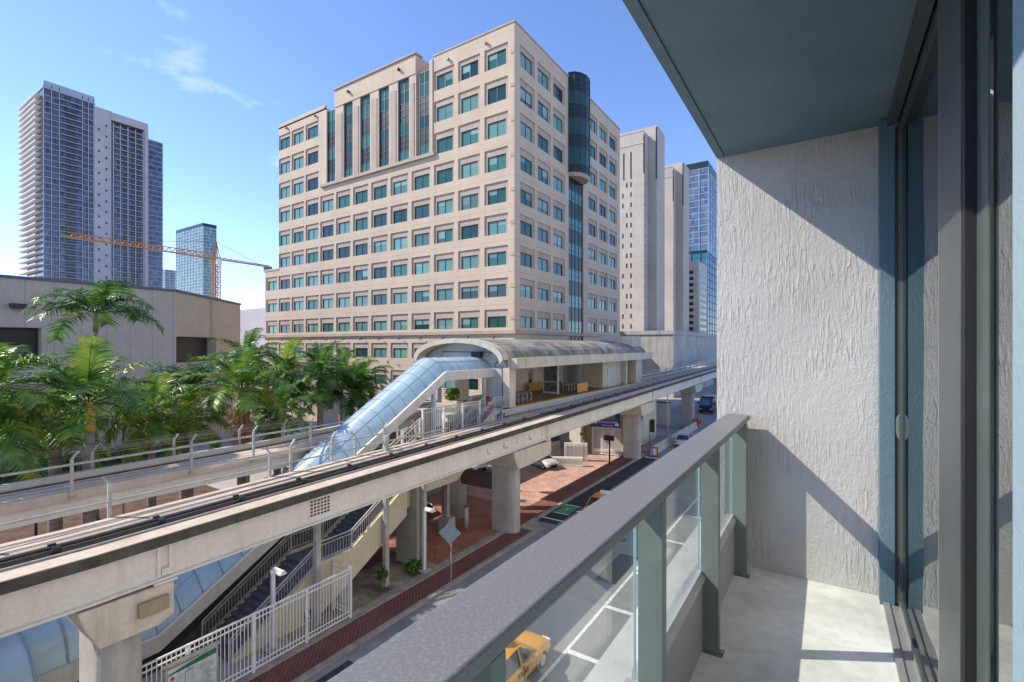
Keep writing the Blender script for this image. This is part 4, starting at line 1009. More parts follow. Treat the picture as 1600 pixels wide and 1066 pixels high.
bwl = MB(); band(bwl, [(17.98,-6.58),(24.6,-2.8)], -4.6, -.64, CX0+.1, CX0+.3); band(bwl, [(17.98,-6.58),(25.2,-2.5)], -4.4, -1.7, CX1-.35, CX1-.15); part('escalator_wall', bwl, M_brownwall, esc)
es = MB(); band(es, [(8.6,-12.9),(17.98,-8.9),(29.5,-4.95)], -.9, 0, CX0+.5, CX1-.4); part('escalator', es, M_step, esc)
for bx4 in ((CX1-.05, CX1+.2, 24.9, 25.15, -7.5, -3.2), (CX1-.05, CX1+.12, 30.9, 31.1, -4.9, -2.55), (CX0-.1, CX0+.15, 24.9, 25.15, -7.5, -3.2)): part('canopy_post', MB().box(*bx4), M_st_grey, esc)
ent = thing('entrance_canopy', (-23.4, 2, GZ), 'low blue glazed barrel canopy over the entrance at the lower left', 'canopy')
EP = [(-9,-11.6),(-4,-11.6),(0.5,-11.55),(4.55,-11.5)]
v2, _ = vault('glazing', EP, -25.2, -21.0, 1.7, ent)
rb_ = MB()
for y, z in along(EP, 1.15): rb_.tube([(-23.1 + 2.12*math.cos(math.pi*(1-k/14)), y, z+.03+1.715*math.sin(math.pi*k/14)**.85) for k in range(15)], .04, 6)
part('rib', rb_, M_rib, v2)
v3, _ = vault('glazing', [(4.56,-11.5),(5.6,-11.5),(6.68,-11.5)], -25.3, -22.1, 1.75, ent)
rb_ = MB()
for y in (5.6, 6.66): rb_.tube([(-23.7 + 1.62*math.cos(math.pi*(1-k/14)), y, -11.47+1.765*math.sin(math.pi*k/14)**.85) for k in range(15)], .04, 6)
part('rib', rb_, M_rib, v3)
part('edge_beam', MB().box(-22.35, -22.0, 4.56, 6.66, -11.75, -11.05).box(-21.25,-20.95,-9,4.5,-12.0,-11.6), M_beam, ent)
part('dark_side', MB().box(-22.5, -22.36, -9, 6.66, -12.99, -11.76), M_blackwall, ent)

# ------------------------------------------------------------------ stairs
SX0, SX1 = -22.75, -20.45
stair = thing('stairway', (-21.4, 14, GZ), 'cream walled stair with dark treads and white railings under the guideway', 'stairs')
FL = [((10.2,-13.0),(14.35,-10.55)), ((16.2,-10.55),(20.9,-7.7)), ((24.6,-7.7),(29.3,-4.92))]
tr = MB()
for (y0, z0), (y1, z1) in FL:
    nst = int(round((z1-z0)/.17)); xr = SX1-.1 if y0 < 20 else -20.75
    for k in range(nst):
        ya = y0 + (y1-y0)*k/nst; yb = y0 + (y1-y0)*(k+1)/nst; zt_ = z0 + (z1-z0)*(k+1)/nst
        tr.box(SX0, xr, ya, yb+.02, zt_-.17, zt_-.004); tr.box(SX0, xr, ya-.03, ya+.02, zt_-.05, zt_)
tr.box(SX0, SX1-.1, 14.37, 16.2, -10.7, -10.55).box(SX0, -20.75, 20.92, 24.6, -7.9, -7.7)
part('tread', tr, M_step, stair)
SP = [(10.2,-12.95),(14.35,-10.4),(16.2,-10.4),(20.9,-7.55),(24.6,-7.55),(29.3,-4.8)]
sd = MB()
sd.prism([(10.2,-12.95),(14.35,-10.4),(16.2,-10.4),(20.0,-8.1),(20.0,-9.8),(19.3,-10.2),(16.3,-11.9),(14.1,-13.0),(10.2,-13.0)], 'x', SX1-.099, SX1+.08)
topl = [(y, z) for y, z in SP]
sd.prism([(20.01,-8.1),(20.9,-7.55),(24.6,-7.55),(29.3,-4.8),(29.3,-6.3),(24.9,-9.0),(21.4,-9.0),(20.01,-9.8)], 'x', -20.85, -20.72)
part('side_wall', sd, M_cream, stair)
sd2 = MB(); sd2.prism(topl + [(29.3,-5.6),(24.9,-8.3),(21.4,-8.3),(16.3,-11.2),(14.1,-11.3),(10.9,-13.0)], 'x', SX0-.12, SX0-.002); part('side_wall', sd2, M_cream, stair)
def stair_rail(x, path, parent, hgt=.95, name='railing'):
    m = MB()
    for (a, za), (b, zb) in zip(path, path[1:]):
        for h, w in ((hgt, .06), (hgt-.17, .045), (.12, .045)): m.bar((x,a,za+h),(x,b,zb+h), w)
        k = max(2, int(math.hypot(b-a, zb-za)/.16))
        for i in range(k):
            y = a+(b-a)*i/k; z = za+(zb-za)*i/k
            m.bar((x,y,z+.12 if i else z),(x,y,z+hgt-(.17 if i else 0)), .022 if i else .06)
    return part(name, m, M_white_w, parent)
stair_rail(SX1+.0, SP[:3]+[(19.4,-8.46)], stair); stair_rail(SX0-.06, SP, stair)
us = thing('landing_stair', (-21.0, 27, -6.1), 'short steel stair with pale stringer at the platform end', 'stairs')
st2 = MB(); st2.bar((-20.75,27.2,-6.15),(-20.75,29.4,-4.9),.08,.35); part('stringer', st2, M_white_w, us)
tt = MB()
for k in range(7): tt.box(-21.7,-20.8,27.3+k*.3,27.62+k*.3,-6.08+k*.17,-6.02+k*.17)
part('tread', tt, M_st_grey, us)
stair_rail(-20.74, [(27.2,-6.0),(29.4,-4.8)], us); stair_rail(-21.8, [(27.2,-6.0),(29.4,-4.8)], us)
part('leg', MB().box(-20.85,-20.7,29.35,29.5,-6.0,-4.9).box(-20.85,-20.7,30.2,30.35,-6.0,-4.9), M_white_w, us)
part('landing', MB().box(-22.4,-20.9,29.42,31.9,-5.15,-4.93), M_st_grey, us)
stair_rail(-20.92, [(29.6,-4.9),(31.6,-4.9)], us)

def picket_fence(label, p0, p1, base0, base1, top0, top1, posts=6, step=.145, group='white picket fences', ext=.08, mt=None):
    """straight picket fence from p0 to p1 (x, y)"""
    f = thing('picket_fence', (p0[0], p0[1], base0), label, 'fence', group)
    a = Vector((p0[0], p0[1], 0)); b = Vector((p1[0], p1[1], 0)); L_ = (b-a).length; n = int(L_/step)
    m = MB()
    for i in range(n+1):
        t = i/n; q = a.lerp(b, t); z0 = base0+(base1-base0)*t; z1 = top0+(top1-top0)*t
        m.bar((q.x,q.y,z0+ext),(q.x,q.y,z1-.02), .026)
    mt = mt or M_white
    part('picket', m, mt, f)
    r = MB()
    for lo, w in ((0, .06), (.22, .045)): r.bar((a.x,a.y,top0-lo),(b.x,b.y,top1-lo), w)
    r.bar((a.x,a.y,base0+ext+.04),(b.x,b.y,base1+ext+.04), .05); r.bar((a.x,a.y,base0+ext+.24),(b.x,b.y,base1+ext+.24), .04)
    part('rail', r, mt, f)
    for i in range(posts+1):
        t = i/posts; q = a.lerp(b, t)
        part('post', MB().box(q.x-.045,q.x+.045,q.y-.045,q.y+.045,base0+(base1-base0)*t-.05, top0+(top1-top0)*t+.03), M_white, f)
    return f
picket_fence('long white picket fence beside the brick path in front of the stair', (-18.95,3.4), (-18.95,14.95), GZ+.12, GZ+.12, -10.62, -10.55, posts=5)
picket_fence('short white picket fence returning from the path towards the stair', (-20.3,15.0), (-19.0,15.0), GZ+.1, GZ+.1, -10.55, -10.55, posts=1)
picket_fence('grey white picket screen on the guideway beside the stair head', (-20.86,21.8), (-20.86,27.6), -5.95, -5.8, -3.95, -3.95, posts=3, step=.19, mt=M_white_w)
picket_fence('sloping pale picket rail descending at the foot of the screen', (-21.0,18.8), (-21.0,21.7), -6.9, -5.6, -5.95, -4.5, posts=2, step=.22, mt=M_white_w)
pl = thing('potted_shrub', (-25.6, 30.2, -4.9), 'green shrub in a yellow planter beside the stair head', 'plant')
part('planter', MB().box(-26.4,-24.8,29.8,30.6,-4.9,-4.45), M_cream, pl, bevel=.03)
rs = random.Random(9); lf = MB()
for k in range(420):
    a = rs.uniform(0, 6.28); r0 = rs.uniform(0, .7)**.7; c = Vector((-25.6+r0*math.cos(a)*.9, 30.2+r0*math.sin(a)*.6, -4.4+rs.uniform(0,.9)))
    d1 = Vector((rs.uniform(-1,1),rs.uniform(-1,1),rs.uniform(-.4,1))).normalized()*.16; d2 = d1.cross(Vector((rs.uniform(-1,1),rs.uniform(-1,1),1))).normalized()*.06
    lf.quad(c-d1, c-d2, c+d1, c+d2)
part('foliage', lf, M_palm_y, pl, recalc=False)
vst = thing('safety_cone', (-21.6, 29.9, -4.9), 'red safety sleeve standing at the top of the platform stair', 'cone')
part('body', MB().tube([(-21.6,29.9,-4.92),(-21.6,29.9,-4.3),(-21.6,29.9,-3.9)], .22, 12, r2=.06), M_red, vst); part('band', MB().tube([(-21.6,29.9,-4.45),(-21.6,29.9,-4.3)], .172, 12), M_white, vst)

# ------------------------------------------------------------------ palms
def frond(m, base, az, el0, length, droop, leaf, rng, n=30, flop=.35):
    """arching rachis with two rows of hanging leaflets"""
    pts = []; p = Vector(base); el = el0; seg = length/12
    for i in range(13):
        pts.append(p.copy()); d = Vector((math.cos(az)*math.cos(el), math.sin(az)*math.cos(el), math.sin(el)))
        p = p + d*seg; el -= droop*(.4+1.2*i/12)/12
    side = Vector((-math.sin(az), math.cos(az), 0))
    m.tube(pts, .035, 4, r2=.008, cap=False)
    for i in range(n):
        t = .14 + .85*i/(n-1); k = t*12; j = min(11, int(k)); f = k-j
        c = pts[j].lerp(pts[j+1], f); d = (pts[j+1]-pts[j]).normalized(); up = side.cross(d).normalized()
        if up.z < 0: up = -up
        ll = leaf*(.55 + .75*math.sin(math.pi*min(1, t*.9+.08)))*rng.uniform(.85, 1.12)
        for s in (-1, 1):
            dr = (side*s*.85 + d*.55 + up*rng.uniform(-.1, .4)).normalized()
            w = d*(.028 + .022*leaf)
            mid = c + dr*ll*.5; tip = c + dr*ll + Vector((0,0,-flop*ll*rng.uniform(.6,1.3)))
            b = len(m.v); m.v += [tuple(c-w), tuple(c+w), tuple(mid+w*.9+Vector((0,0,-.06*ll))), tuple(mid-w*.9+Vector((0,0,-.06*ll))), tuple(tip)]
            m.f += [(b,b+1,b+2,b+3),(b+3,b+2,b+4)]; m.sm += [False, False]
def palm(x, y, zc, r, label, seed, fl=3.4, nf=20, up=1.35, low=-.35, leaf=.72, lean=(0,0), shaft='g', mat=None, dead=0, droop=1.5, group='palms between the guideway and the hall'):
    rng = random.Random(seed); fl *= .88; low += .3
    t = thing('palm_tree', (x, y, GZ), label, 'palm tree', group)
    bx_, by_ = x - lean[0], y - lean[1]
    zs = zc - (1.3 if shaft else .1)
    tk = [(bx_, by_, GZ-.1), (bx_+lean[0]*.2, by_+lean[1]*.2, GZ+1), (bx_+lean[0]*.6, by_+lean[1]*.6, GZ+(zs-GZ)*.55), (x, y, zs)]
    part('trunk', MB().tube(tk, [r*1.35, r*1.12, r*1.02, r*.88], 14), M_trunk, t)
    if shaft: part('crownshaft', MB().tube([(x,y,zs-.02),(x,y,zs+.4),(x,y,zc),(x,y,zc+.3)], [r*1.0, r*1.08, r*.7, r*.3], 12), M_shaft_y if shaft == 'y' else M_shaft, t)
    m = MB(); m2 = MB()
    for k in range(nf):
        f = k/(nf-1); az = k*2.39996 + rng.uniform(-.25,.25); el = up + (low-up)*f**.8 + rng.uniform(-.12,.12)
        tgt = m2 if (mat == 'mix' and f > .82) else m
        frond(tgt, (x+.1*math.cos(az), y+.1*math.sin(az), zc+.15*(1-f)), az, el, fl*rng.uniform(.85,1.1), droop*rng.uniform(.75,1.25), leaf*fl/3.4, rng, n=36)
    # spear leaf
    frond(m, (x, y, zc+.1), rng.uniform(0,6), 1.5, fl*.75, .15, leaf*.35, rng, n=18, flop=.05)
    part('crown', m, M_palm, t, recalc=False)
    if m2.v: part('old_frond', m2, M_palm_y, t, recalc=False)
    if dead:
        dm = MB()
        for k in range(dead):
            a = k*6.283/dead; zz = zc-1.0-rng.uniform(0,.2)
            for i in range(26):
                q = Vector((x + math.cos(a)*(r+.18), y + math.sin(a)*(r+.18), zz - i*.125)); o_ = Vector((math.cos(a), math.sin(a), -.9))*rng.uniform(.35,.65); w = Vector((-math.sin(a), math.cos(a), 0))*.05
                dm.add([q-w, q+w, q+o_+w*rng.uniform(-2,2)], [(0,1,2)])
        part('dead_frond', dm, M_dead, t, recalc=False)
    return t
palm(-30.6, 8.5, -2.9, .27, 'palm with a yellow crownshaft nearest the fence posts', 1, 4.1, 15, 1.45, -.2, .95, shaft='y')
palm(-45.7, 13.1, 2.4, .17, 'tallest palm with arching fronds rising above the hall roof', 2, 4.9, 13, 1.0, -.1, .95, droop=1.7)
palm(-34.0, 12.4, -4.0, .22, 'palm with a grey ringed trunk right of the yellow shafted palm', 3, 3.7, 19, 1.4, -.75, .85)
palm(-31.5, 16.4, -2.9, .24, 'palm with orange dead fronds hanging down its trunk', 4, 4.0, 17, 1.4, -.35, .9, mat='mix', dead=14)
palm(-34.4, 20.5, -5.2, .22, 'slim dark trunked palm right of the one with orange dead fronds', 5, 3.6, 19, 1.4, -.6, .85)
palm(-37.0, 26.0, -2.6, .26, 'tall dark palm in front of the tan office windows', 6, 4.14, 20, 1.35, -.6, .8)
palm(-37.4, 29.6, -4.6, .2, 'palm beside the blue canopy in front of the tan office', 7, 4.37, 22, 1.4, -.5, .85)
palm(-31.0, 4.9, -2.4, .25, 'palm cut by the left edge with long low fronds', 8, 4.4, 22, 1.3, -.7, .95)
palm(-36.2, 8.6, -4.2, .3, 'bushy palm with a shaggy trunk behind the yellow shafted palm', 9, 3.9, 20, 1.3, -.8, .85, shaft=None)
palm(-36.0, 15.0, -5.2, .25, 'low dark palm between the ringed trunk palm and the orange one', 10, 3.6, 20, 1.3, -.7, .85, shaft=None)
palm(-42.5, 22.6, -1.2, .2, 'palm rising behind the orange dead frond palm against the hall end', 11, 3.6, 18, 1.4, -.5, .8)
palm(-44.0, 27.0, -2.8, .2, 'palm with bright tips standing before the left end of the tan office', 12, 4.60, 20, 1.4, -.6, .85)
palm(-43.4, 33.0, -3.2, .22, 'palm second from the canopy, behind the tall dark palm', 13, 4.25, 20, 1.4, -.6, .85)
palm(-55.1, 53.0, -2.6, .2, 'small palm top showing beside the station vault', 14, 2.6, 16, 1.3, -.6, .8, group=None)
palm(-33.6, 1.2, -3.8, .22, 'palm half outside the left edge showing pale frond tips', 16, 3.6, 18, 1.3, -.6, .85)

palm(-39.5, 16.8, -3.4, .22, 'green palm just left of and behind the orange dead frond palm', 22, 4.0, 22, 1.35, -.5, .85)
palm(-40.0, 24.0, -4.4, .2, 'palm between the slim dark trunk and the tall dark palm', 23, 4.2, 22, 1.35, -.5, .85)
palm(-38.5, 31.4, -3.6, .2, 'palm nearest the blue canopy, partly behind it', 24, 4.0, 22, 1.35, -.5, .85)
def shrub(x, y, h, r, label, seed, mat, stem=0):
    t = thing('shrub', (x, y, GZ), label, 'plant'); rng = random.Random(seed); m = MB()
    for k in range(240):
        v = Vector((rng.gauss(0,1), rng.gauss(0,1), rng.gauss(0,1))).normalized()*r*rng.uniform(.3,1); c = Vector((x,y,GZ+stem+h*.5)) + Vector((v.x, v.y, v.z*h/r*.5))
        a = Vector((rng.uniform(-1,1),rng.uniform(-1,1),rng.uniform(-.3,1))).normalized()*.13; b = a.cross(Vector((rng.uniform(-1,1),rng.uniform(-1,1),1))).normalized()*.06
        m.quad(c-a, c-b, c+a, c+b)
    part('foliage', m, mat, t, recalc=False); part('stem', MB().tube([(x,y,GZ),(x+.05,y,GZ+stem+h*.5)], .03, 6), M_trunk, t)
shrub(-19.75, 17.6, .6, .3, 'bright green sapling in the mulch beside the kerb', 31, M_palm_y, .6)
shrub(-20.0, 20.2, .6, .55, 'dark green shrub at the foot of the lamp post', 32, M_palm)
shrub(-25.0, 21.5, 5.2, .9, 'shrub tops showing between the canopy and the stair screen', 33, M_palm, .8)
hd_ = MB(); rng = random.Random(77)
for k in range(2600):
    c = Vector((rng.uniform(-70.5,-66), rng.uniform(2,27), GZ+rng.uniform(0,1.1))); a = Vector((rng.uniform(-1,1),rng.uniform(-1,1),rng.uniform(-.3,1))).normalized()*.3; b = a.cross(Vector((.3,.2,1))).normalized()*.12
    hd_.quad(c-a, c-b, c+a, c+b)
o = part('ground_cover', hd_, M_palm, recalc=False); props(o, kind='stuff')

# ------------------------------------------------------------------ posts, lamps, signs
def steel_post(x, y, top, lab):
    p = thing('steel_post', (x, y, GZ), lab, 'post', 'white steel posts by the stair')
    part('shaft', MB().box(x-.13, x+.13, y-.13, y+.13, GZ, top), M_white_w, p, bevel=.012)
    part('base_plate', MB().box(x-.2, x+.2, y-.2, y+.2, GZ, GZ+.03), M_white_w, p)
steel_post(-20.0, 13.9, -7.45, 'white steel post behind the picket fence at the stair landing')
steel_post(-20.12, 18.2, -4.9, 'white steel post standing in the mulch right of the stair')
steel_post(-20.0, 21.0, -7.3, 'white steel post against the dark wall pier')
pr = thing('stair_pier', (-20.9, 21.2, GZ), 'dark grey slab pier carrying the upper stair', 'pier')
part('shaft', MB().box(-21.9, -20.15, 20.6, 21.4, GZ-.1, -8.25), M_column, pr, bevel=.03)
sb = thing('steel_post', (-22.2, 25.6, GZ), 'pale post on a square concrete base behind the slab pier', 'post')
part('shaft', MB().box(-22.35,-22.05,25.45,25.75,GZ+1.1,-7.4), M_white_w, sb); part('base', MB().box(-22.65,-21.75,25.2,26.0,GZ,GZ+1.1), M_column, sb, bevel=.03)
def lamp(x, y, h, lab):
    l = thing('path_lamp', (x, y, GZ), lab, 'lamp', 'white path lamps')
    part('pole', MB().box(x-.07,x+.07,y-.07,y+.07,GZ,GZ+h), M_white, l, bevel=.01)
    part('arm', MB().box(x-.04,x+.75,y-.07,y+.07,GZ+h-.08,GZ+h), M_white, l)
    part('head', MB().box(x+.16,x+.78,y-.15,y+.15,GZ+h-.16,GZ+h-.081), M_lt, l, bevel=.015)
    part('foot', MB().box(x-.3,x+.3,y-.3,y+.3,GZ+.1,GZ+.16), M_column, l)
lamp(-19.4, 20.4, 3.75, 'white path lamp standing on the kerb beside the slab pier')
lamp(-19.75, 11.6, 3.6, 'white path lamp behind the picket fence near the stair')
sg = thing('diamond_sign', (-17.3, 20.3, GZ), 'grey backed diamond road sign on a thin pole by the path', 'sign')
part('pole', MB().box(-17.33,-17.27,20.27,20.33,GZ,GZ+3.0), M_rail_lt, sg)
dv = Vector((.88,.47,0)); c0 = Vector((-17.3,20.2,GZ+2.75)); pp = [c0+dv*.62, c0+Vector((0,0,.62)), c0-dv*.62, c0-Vector((0,0,.62))]; nb = Vector((-.47,.88,0))*.02
part('plate', MB().add([tuple(p-nb) for p in pp]+[tuple(p+nb) for p in pp], [(0,1,2,3),(7,6,5,4),(0,4,5,1),(1,5,6,2),(2,6,7,3),(3,7,4,0)]), flat('brushed sign back', (.33,.42,.44), rough=.35, metal=.5), sg)
bl = thing('access_sign', (-19.0, 12.9, -11.2), 'small blue sign fixed inside the picket fence', 'sign')
part('plate', MB().box(-19.07,-19.05,12.6,13.0,-12.0,-11.6), M_bluep, bl)
part('symbol', MB().box(-19.049,-19.045,12.74,12.84,-11.92,-11.7).box(-19.049,-19.045,12.84,12.9,-11.92,-11.86), M_white, bl)
mp_ = thing('map_board', (-18.85, 8.0, GZ), 'transit map board with a green header hung on the picket fence', 'sign')
bx0 = -18.80
part('frame', MB().box(bx0-.10, bx0, 7.25, 8.95, -12.7, -11.0).box(bx0-.12, bx0+.01, 7.2, 9.0, -10.999, -10.9), M_white_w, mp_, bevel=.01)
part('face', MB().box(bx0+.001, bx0+.006, 7.32, 8.88, -12.62, -11.06), flat('pale map print', (.52,.56,.55), rough=.4, vary=.25, scale=4), mp_)
part('header', MB().prism([(7.32,-11.28),(8.88,-11.26),(8.88,-11.07),(8.4,-11.07),(7.32,-11.24)], 'x', bx0+.007, bx0+.010), flat('green header', (.03,.16,.08), rough=.4), mp_)
part('top_stripe', MB().box(bx0+.007, bx0+.010, 7.32, 8.3, -11.065, -11.02), flat('red brown stripe', (.30,.11,.05), rough=.5), mp_)
ml = MB()
for a, b in (((7.6,-12.4),(7.6,-11.9)),((7.6,-11.9),(7.85,-11.75)),((7.85,-11.75),(7.85,-11.4)),((7.85,-11.4),(8.1,-11.35)),((7.85,-11.9),(8.05,-12.0)),((8.05,-12.0),(7.8,-12.25)),((7.6,-12.4),(7.8,-12.25)),((8.1,-11.35),(8.1,-11.6))): ml.bar((bx0+.009,a[0],a[1]),(bx0+.009,b[0],b[1]),.03,.006)
part('map_line', ml, M_bluep, mp_)
tl_ = MB()
for k in range(12): tl_.box(bx0+.007,bx0+.009,8.35,8.35+.3+.12*((k*7)%3)/2,-11.45-k*.075,-11.43-k*.075)
part('timetable_line', tl_, flat('grey print', (.2,.2,.2)), mp_)
part('route_badge', MB().prism([(7.46+.06*math.cos(t),-11.42+.06*math.sin(t)) for t in [2*math.pi*k/12 for k in range(12)]],'x',bx0+.007,bx0+.010), M_red, mp_)
part('footer', MB().box(bx0+.007,bx0+.010,7.9,8.88,-12.62,-12.5), M_black, mp_)
pl2 = thing('park_lamp', (-38.0, 8.2, GZ), 'black two armed lamp post in front of the hall', 'lamp')
part('pole', MB().tube([(-38,8.2,GZ),(-38,8.2,-8.0)],.07,8), M_black, pl2); part('arm', MB().bar((-38,8.2,-8.4),(-38.2,7.6,-7.4),.06).bar((-38,8.2,-8.4),(-37.8,8.8,-7.4),.06).bar((-38.25,7.45,-7.35),(-37.75,8.95,-7.35),.10), M_black, pl2)
for x, y, h, lab in ((-35.2,11.4,9.3,'thin pale pole beside the ringed trunk palm'),):
    p = thing('thin_pole', (x,y,GZ), lab, 'pole'); part('shaft', MB().tube([(x,y,GZ),(x,y,GZ+h)],.05,8), M_rail_lt, p); part('cap', MB().tube([(x,y,GZ+h),(x,y,GZ+h+.06)],.07,8), M_rail_lt, p)
bl2 = thing('bollard', (-23.5, 29.0, GZ), 'short brown bollard standing between the plaza columns', 'bollard')
part('post', MB().tube([(-21.6,27.0,GZ),(-21.6,27.0,GZ+1.5)],.16,12), M_st_grey, bl2); part('cap', MB().tube([(-21.6,27.0,GZ+1.5),(-21.6,27.0,GZ+1.62)],.19,12,r2=.08), M_brownwall, bl2)
mast = thing('thin_pole', (-27.0, 34, GZ), 'slim grey pole behind the brown tie beam', 'pole')
part('shaft', MB().tube([(-27.0,34,GZ),(-27.0,34,-6.5)],.06,8), M_rail_lt, mast); part('collar', MB().tube([(-27.0,34,GZ),(-27.0,34,GZ+.3)],.1,8), M_rail_lt, mast)

# gate with the blue sign
gt = thing('station_gate', (-22, 54, GZ), 'white barred station gate under a wide blue sign', 'gate')
m = MB()
for k in range(24): q = Vector((-23.65,53.6,0)).lerp(Vector((-20.3,54.2,0)), k/23); m.bar((q.x,q.y,GZ+.12),(q.x,q.y,-9.75), .05 if k % 8 else .1)
part('bar', m, M_white, gt)
m = MB()
for z in (GZ+.15, GZ+.7, -9.75): m.bar((-23.65,53.6,z),(-20.3,54.2,z),.08)
part('frame', m, M_white, gt)
s_ = part('sign_board', MB().bar((-23.75,53.45,-9.2),(-20.3,54.07,-9.2),.12,.9), M_bluep, gt)
th_ = math.atan2(.62,3.45)
for txt, sz, off, zz in (('METROMOVER', .36, 1.9, -9.05), ('Third Street', .27, 1.95, -9.42)):
    text_mesh(txt, sz, M_white, 'lettering', s_, (-23.75+off*math.cos(th_)+.064*math.sin(th_), 53.45+off*math.sin(th_)-.064*math.cos(th_)-.003, zz), (R(90),0,th_))
q = lambda o_, z: (-23.75+o_*math.cos(th_)+.066*math.sin(th_), 53.45+o_*math.sin(th_)-.066*math.cos(th_), z)
em = MB()
for o_ in (.3, .62): em.bar(q(o_-.13,-9.1), q(o_+.13,-9.1), .02, .2); em.bar(q(o_-.1,-9.32), q(o_+.1,-9.32), .02, .05)
em.bar(q(2.85,-9.3), q(3.3,-9.3), .02, .22); em.bar(q(2.95,-9.14), q(3.2,-9.14), .02, .16)
part('emblem', em, M_white, s_)
part('small_board', MB().box(-20.9,-20.35,53.9,54.05,-8.7,-7.9), M_bluep, gt)
part('side_pier', MB().box(-24.6,-23.75,53.2,54.2,GZ,-7.6), M_brownwall, gt); part('white_pier', MB().box(-26.2,-24.7,52.6,54.0,GZ,-7.6), M_girder, gt)
part('gate_wall', MB().box(-30,-20.6,57.2,57.4,GZ,-7.6), M_station, gt)
ls = thing('entry_stair_wall', (-19, 63, GZ), 'cream sloped stair wall with a picket panel right of the gate column', 'wall')
part('wall', MB().prism([(58.5,GZ),(68,GZ),(68,-7.6),(63.5,-8.6),(60.3,-10.6),(58.5,-10.9)],'x',-20.6,-20.3), M_cream, ls)
m = MB()
for k in range(26): m.bar((-20.2,58.4+k*.16,GZ+.1),(-20.2,58.4+k*.16,-10.4+k*.03),.05)
m.bar((-20.2,58.4,-10.4),(-20.2,62.5,-9.6),.07); part('picket', m, M_white, ls)

def barrier_block(label, x, y, L_, h, w, ang, mat, group, ribs=7, water=True):
    t = thing('traffic_barrier', (0,0,0), label, 'barrier', group)
    ORG[t.name] = (0,0,0)
    if water:
        prof = [(-w/2,0),(w/2,0),(w/2,.18*h),(w*.36,.3*h),(w*.36,.86*h),(w*.28,h),(-w*.28,h),(-w*.36,.86*h),(-w*.36,.3*h),(-w/2,.18*h)]
    else:
        prof = [(-w/2,0),(w/2,0),(w/2,.1*h),(w*.25,.4*h),(w*.16,h),(-w*.16,h),(-w*.25,.4*h),(-w/2,.1*h)]
    part('body', MB().prism(prof,'x',-L_/2,L_/2), mat, t, bevel=.02)
    m = MB()
    if water:
        for k in range(ribs):
            u = -L_/2 + L_*(k+.5)/ribs
            m.box(u-L_/ribs*.22, u+L_/ribs*.22, -w*.47, w*.47, .12*h, .9*h)
        part('rib', m, mat, t, bevel=.02)
    t.location = (x, y, 0); t.rotation_euler = (0,0,ang)
    return t
M_bar = flat('white plastic barrier', (.70,.69,.67), rough=.45, vary=.1)
M_jer = concrete('cream jersey barrier', (.46,.42,.36), (.55,.51,.44), scale=1.5, streak=.5, stain=(.22,.19,.16))
barrier_block('tall white plastic barrier standing by the thin road sign', -23.9, 49.6, 2.6, 2.0, .6, R(28), M_bar, 'white plastic barriers', 6)
barrier_block('low white plastic barrier in front of the parked white hatchback', -23.6, 46.8, 3.4, 1.0, .55, R(28), M_bar, 'white plastic barriers', 9)
barrier_block('low white plastic barrier behind the tall one', -27.2, 50.2, 2.4, 1.6, .5, R(80), M_jer, 'white plastic barriers', 6)
for k, y in enumerate((58.7, 62.5, 66.3, 70.1, 73.9, 77.7)):
    barrier_block(['first jersey barrier nearest the wooden sawhorse','second jersey barrier in the row by the traffic light','third jersey barrier in the row, above the parked white car','fourth jersey barrier in the row along the road','fifth jersey barrier in the row, before the red one','last jersey barrier in the row next to the red end'][k], -17.5, y, 3.7, 1.05, .6, R(90), M_jer, 'jersey barriers along the road', water=False)
barrier_block('red plastic barrier closing the far end of the jersey barrier row', -17.5, 81.0, 1.9, 1.4, .6, R(90), M_red, None, 4)
saw = thing('sawhorse', (-18.0, 56.6, GZ), 'wooden sawhorse barricade at the end of the jersey barriers', 'barricade')
wd = flat('reddish timber', (.36,.14,.07), rough=.8)
part('plank', MB().box(-18.6,-16.6,56.3,56.42,-12.05,-11.85), wd, saw)
for x in (-18.5,-16.7): part('leg', MB().bar((x,56.0,GZ),(x,56.36,-11.9),.08).bar((x,56.72,GZ),(x,56.36,-11.9),.08), wd, saw)
def pole_sign(x, y, h, lab, w, hh, mat):
    s = thing('pole_sign', (x,y,GZ), lab, 'sign'); part('pole', MB().tube([(x,y,GZ),(x,y,GZ+h)],.055,8), M_rail_lt if mat is not M_black else M_black, s)
    part('plate', MB().bar((x-w*.4,y-.1,GZ+h),(x+w*.4,y+.0,GZ+h),.05,hh), mat, s)
pole_sign(-22.9, 49.6, 3.1, 'small dark sign plate on a thin pole by the tall plastic barrier', 1.1, .32, M_brownwall)
sgl = thing('pedestrian_signal', (-20.2, 50.4, GZ), 'black pedestrian signal post in front of the barred gate', 'traffic signal')
part('pole', MB().tube([(-20.2,50.4,GZ),(-20.2,50.4,-10.2)],.09,10), M_black, sgl)
for dx in (-.3, .3): part('head', MB().box(-20.2+dx-.24,-20.2+dx+.24,50.2,50.5,-10.45,-9.9), M_black, sgl, bevel=.02)
tsg = thing('traffic_light', (-18.9, 60.5, GZ), 'traffic light on a grey pole beside the cream stair wall', 'traffic signal')
part('pole', MB().tube([(-18.9,60.5,GZ),(-18.9,60.5,-9.4)],.08,10), M_rail_lt, tsg)
hdm = part('head', MB().box(-18.75,-18.3,60.3,60.7,-10.9,-9.3), M_black, tsg, bevel=.02)
for k, m_ in enumerate((M_red, M_paint_y, M_paint_g)):
    part('lens', MB().prism([(-18.52+.13*math.cos(t), -9.6-k*.48+.13*math.sin(t)) for t in [2*math.pi*j/12 for j in range(12)]],'y',60.27,60.295), flat('unlit lens %d' % k, ((.12,.01,.01),(.12,.08,.01),(.01,.10,.04))[k], rough=.2), hdm)
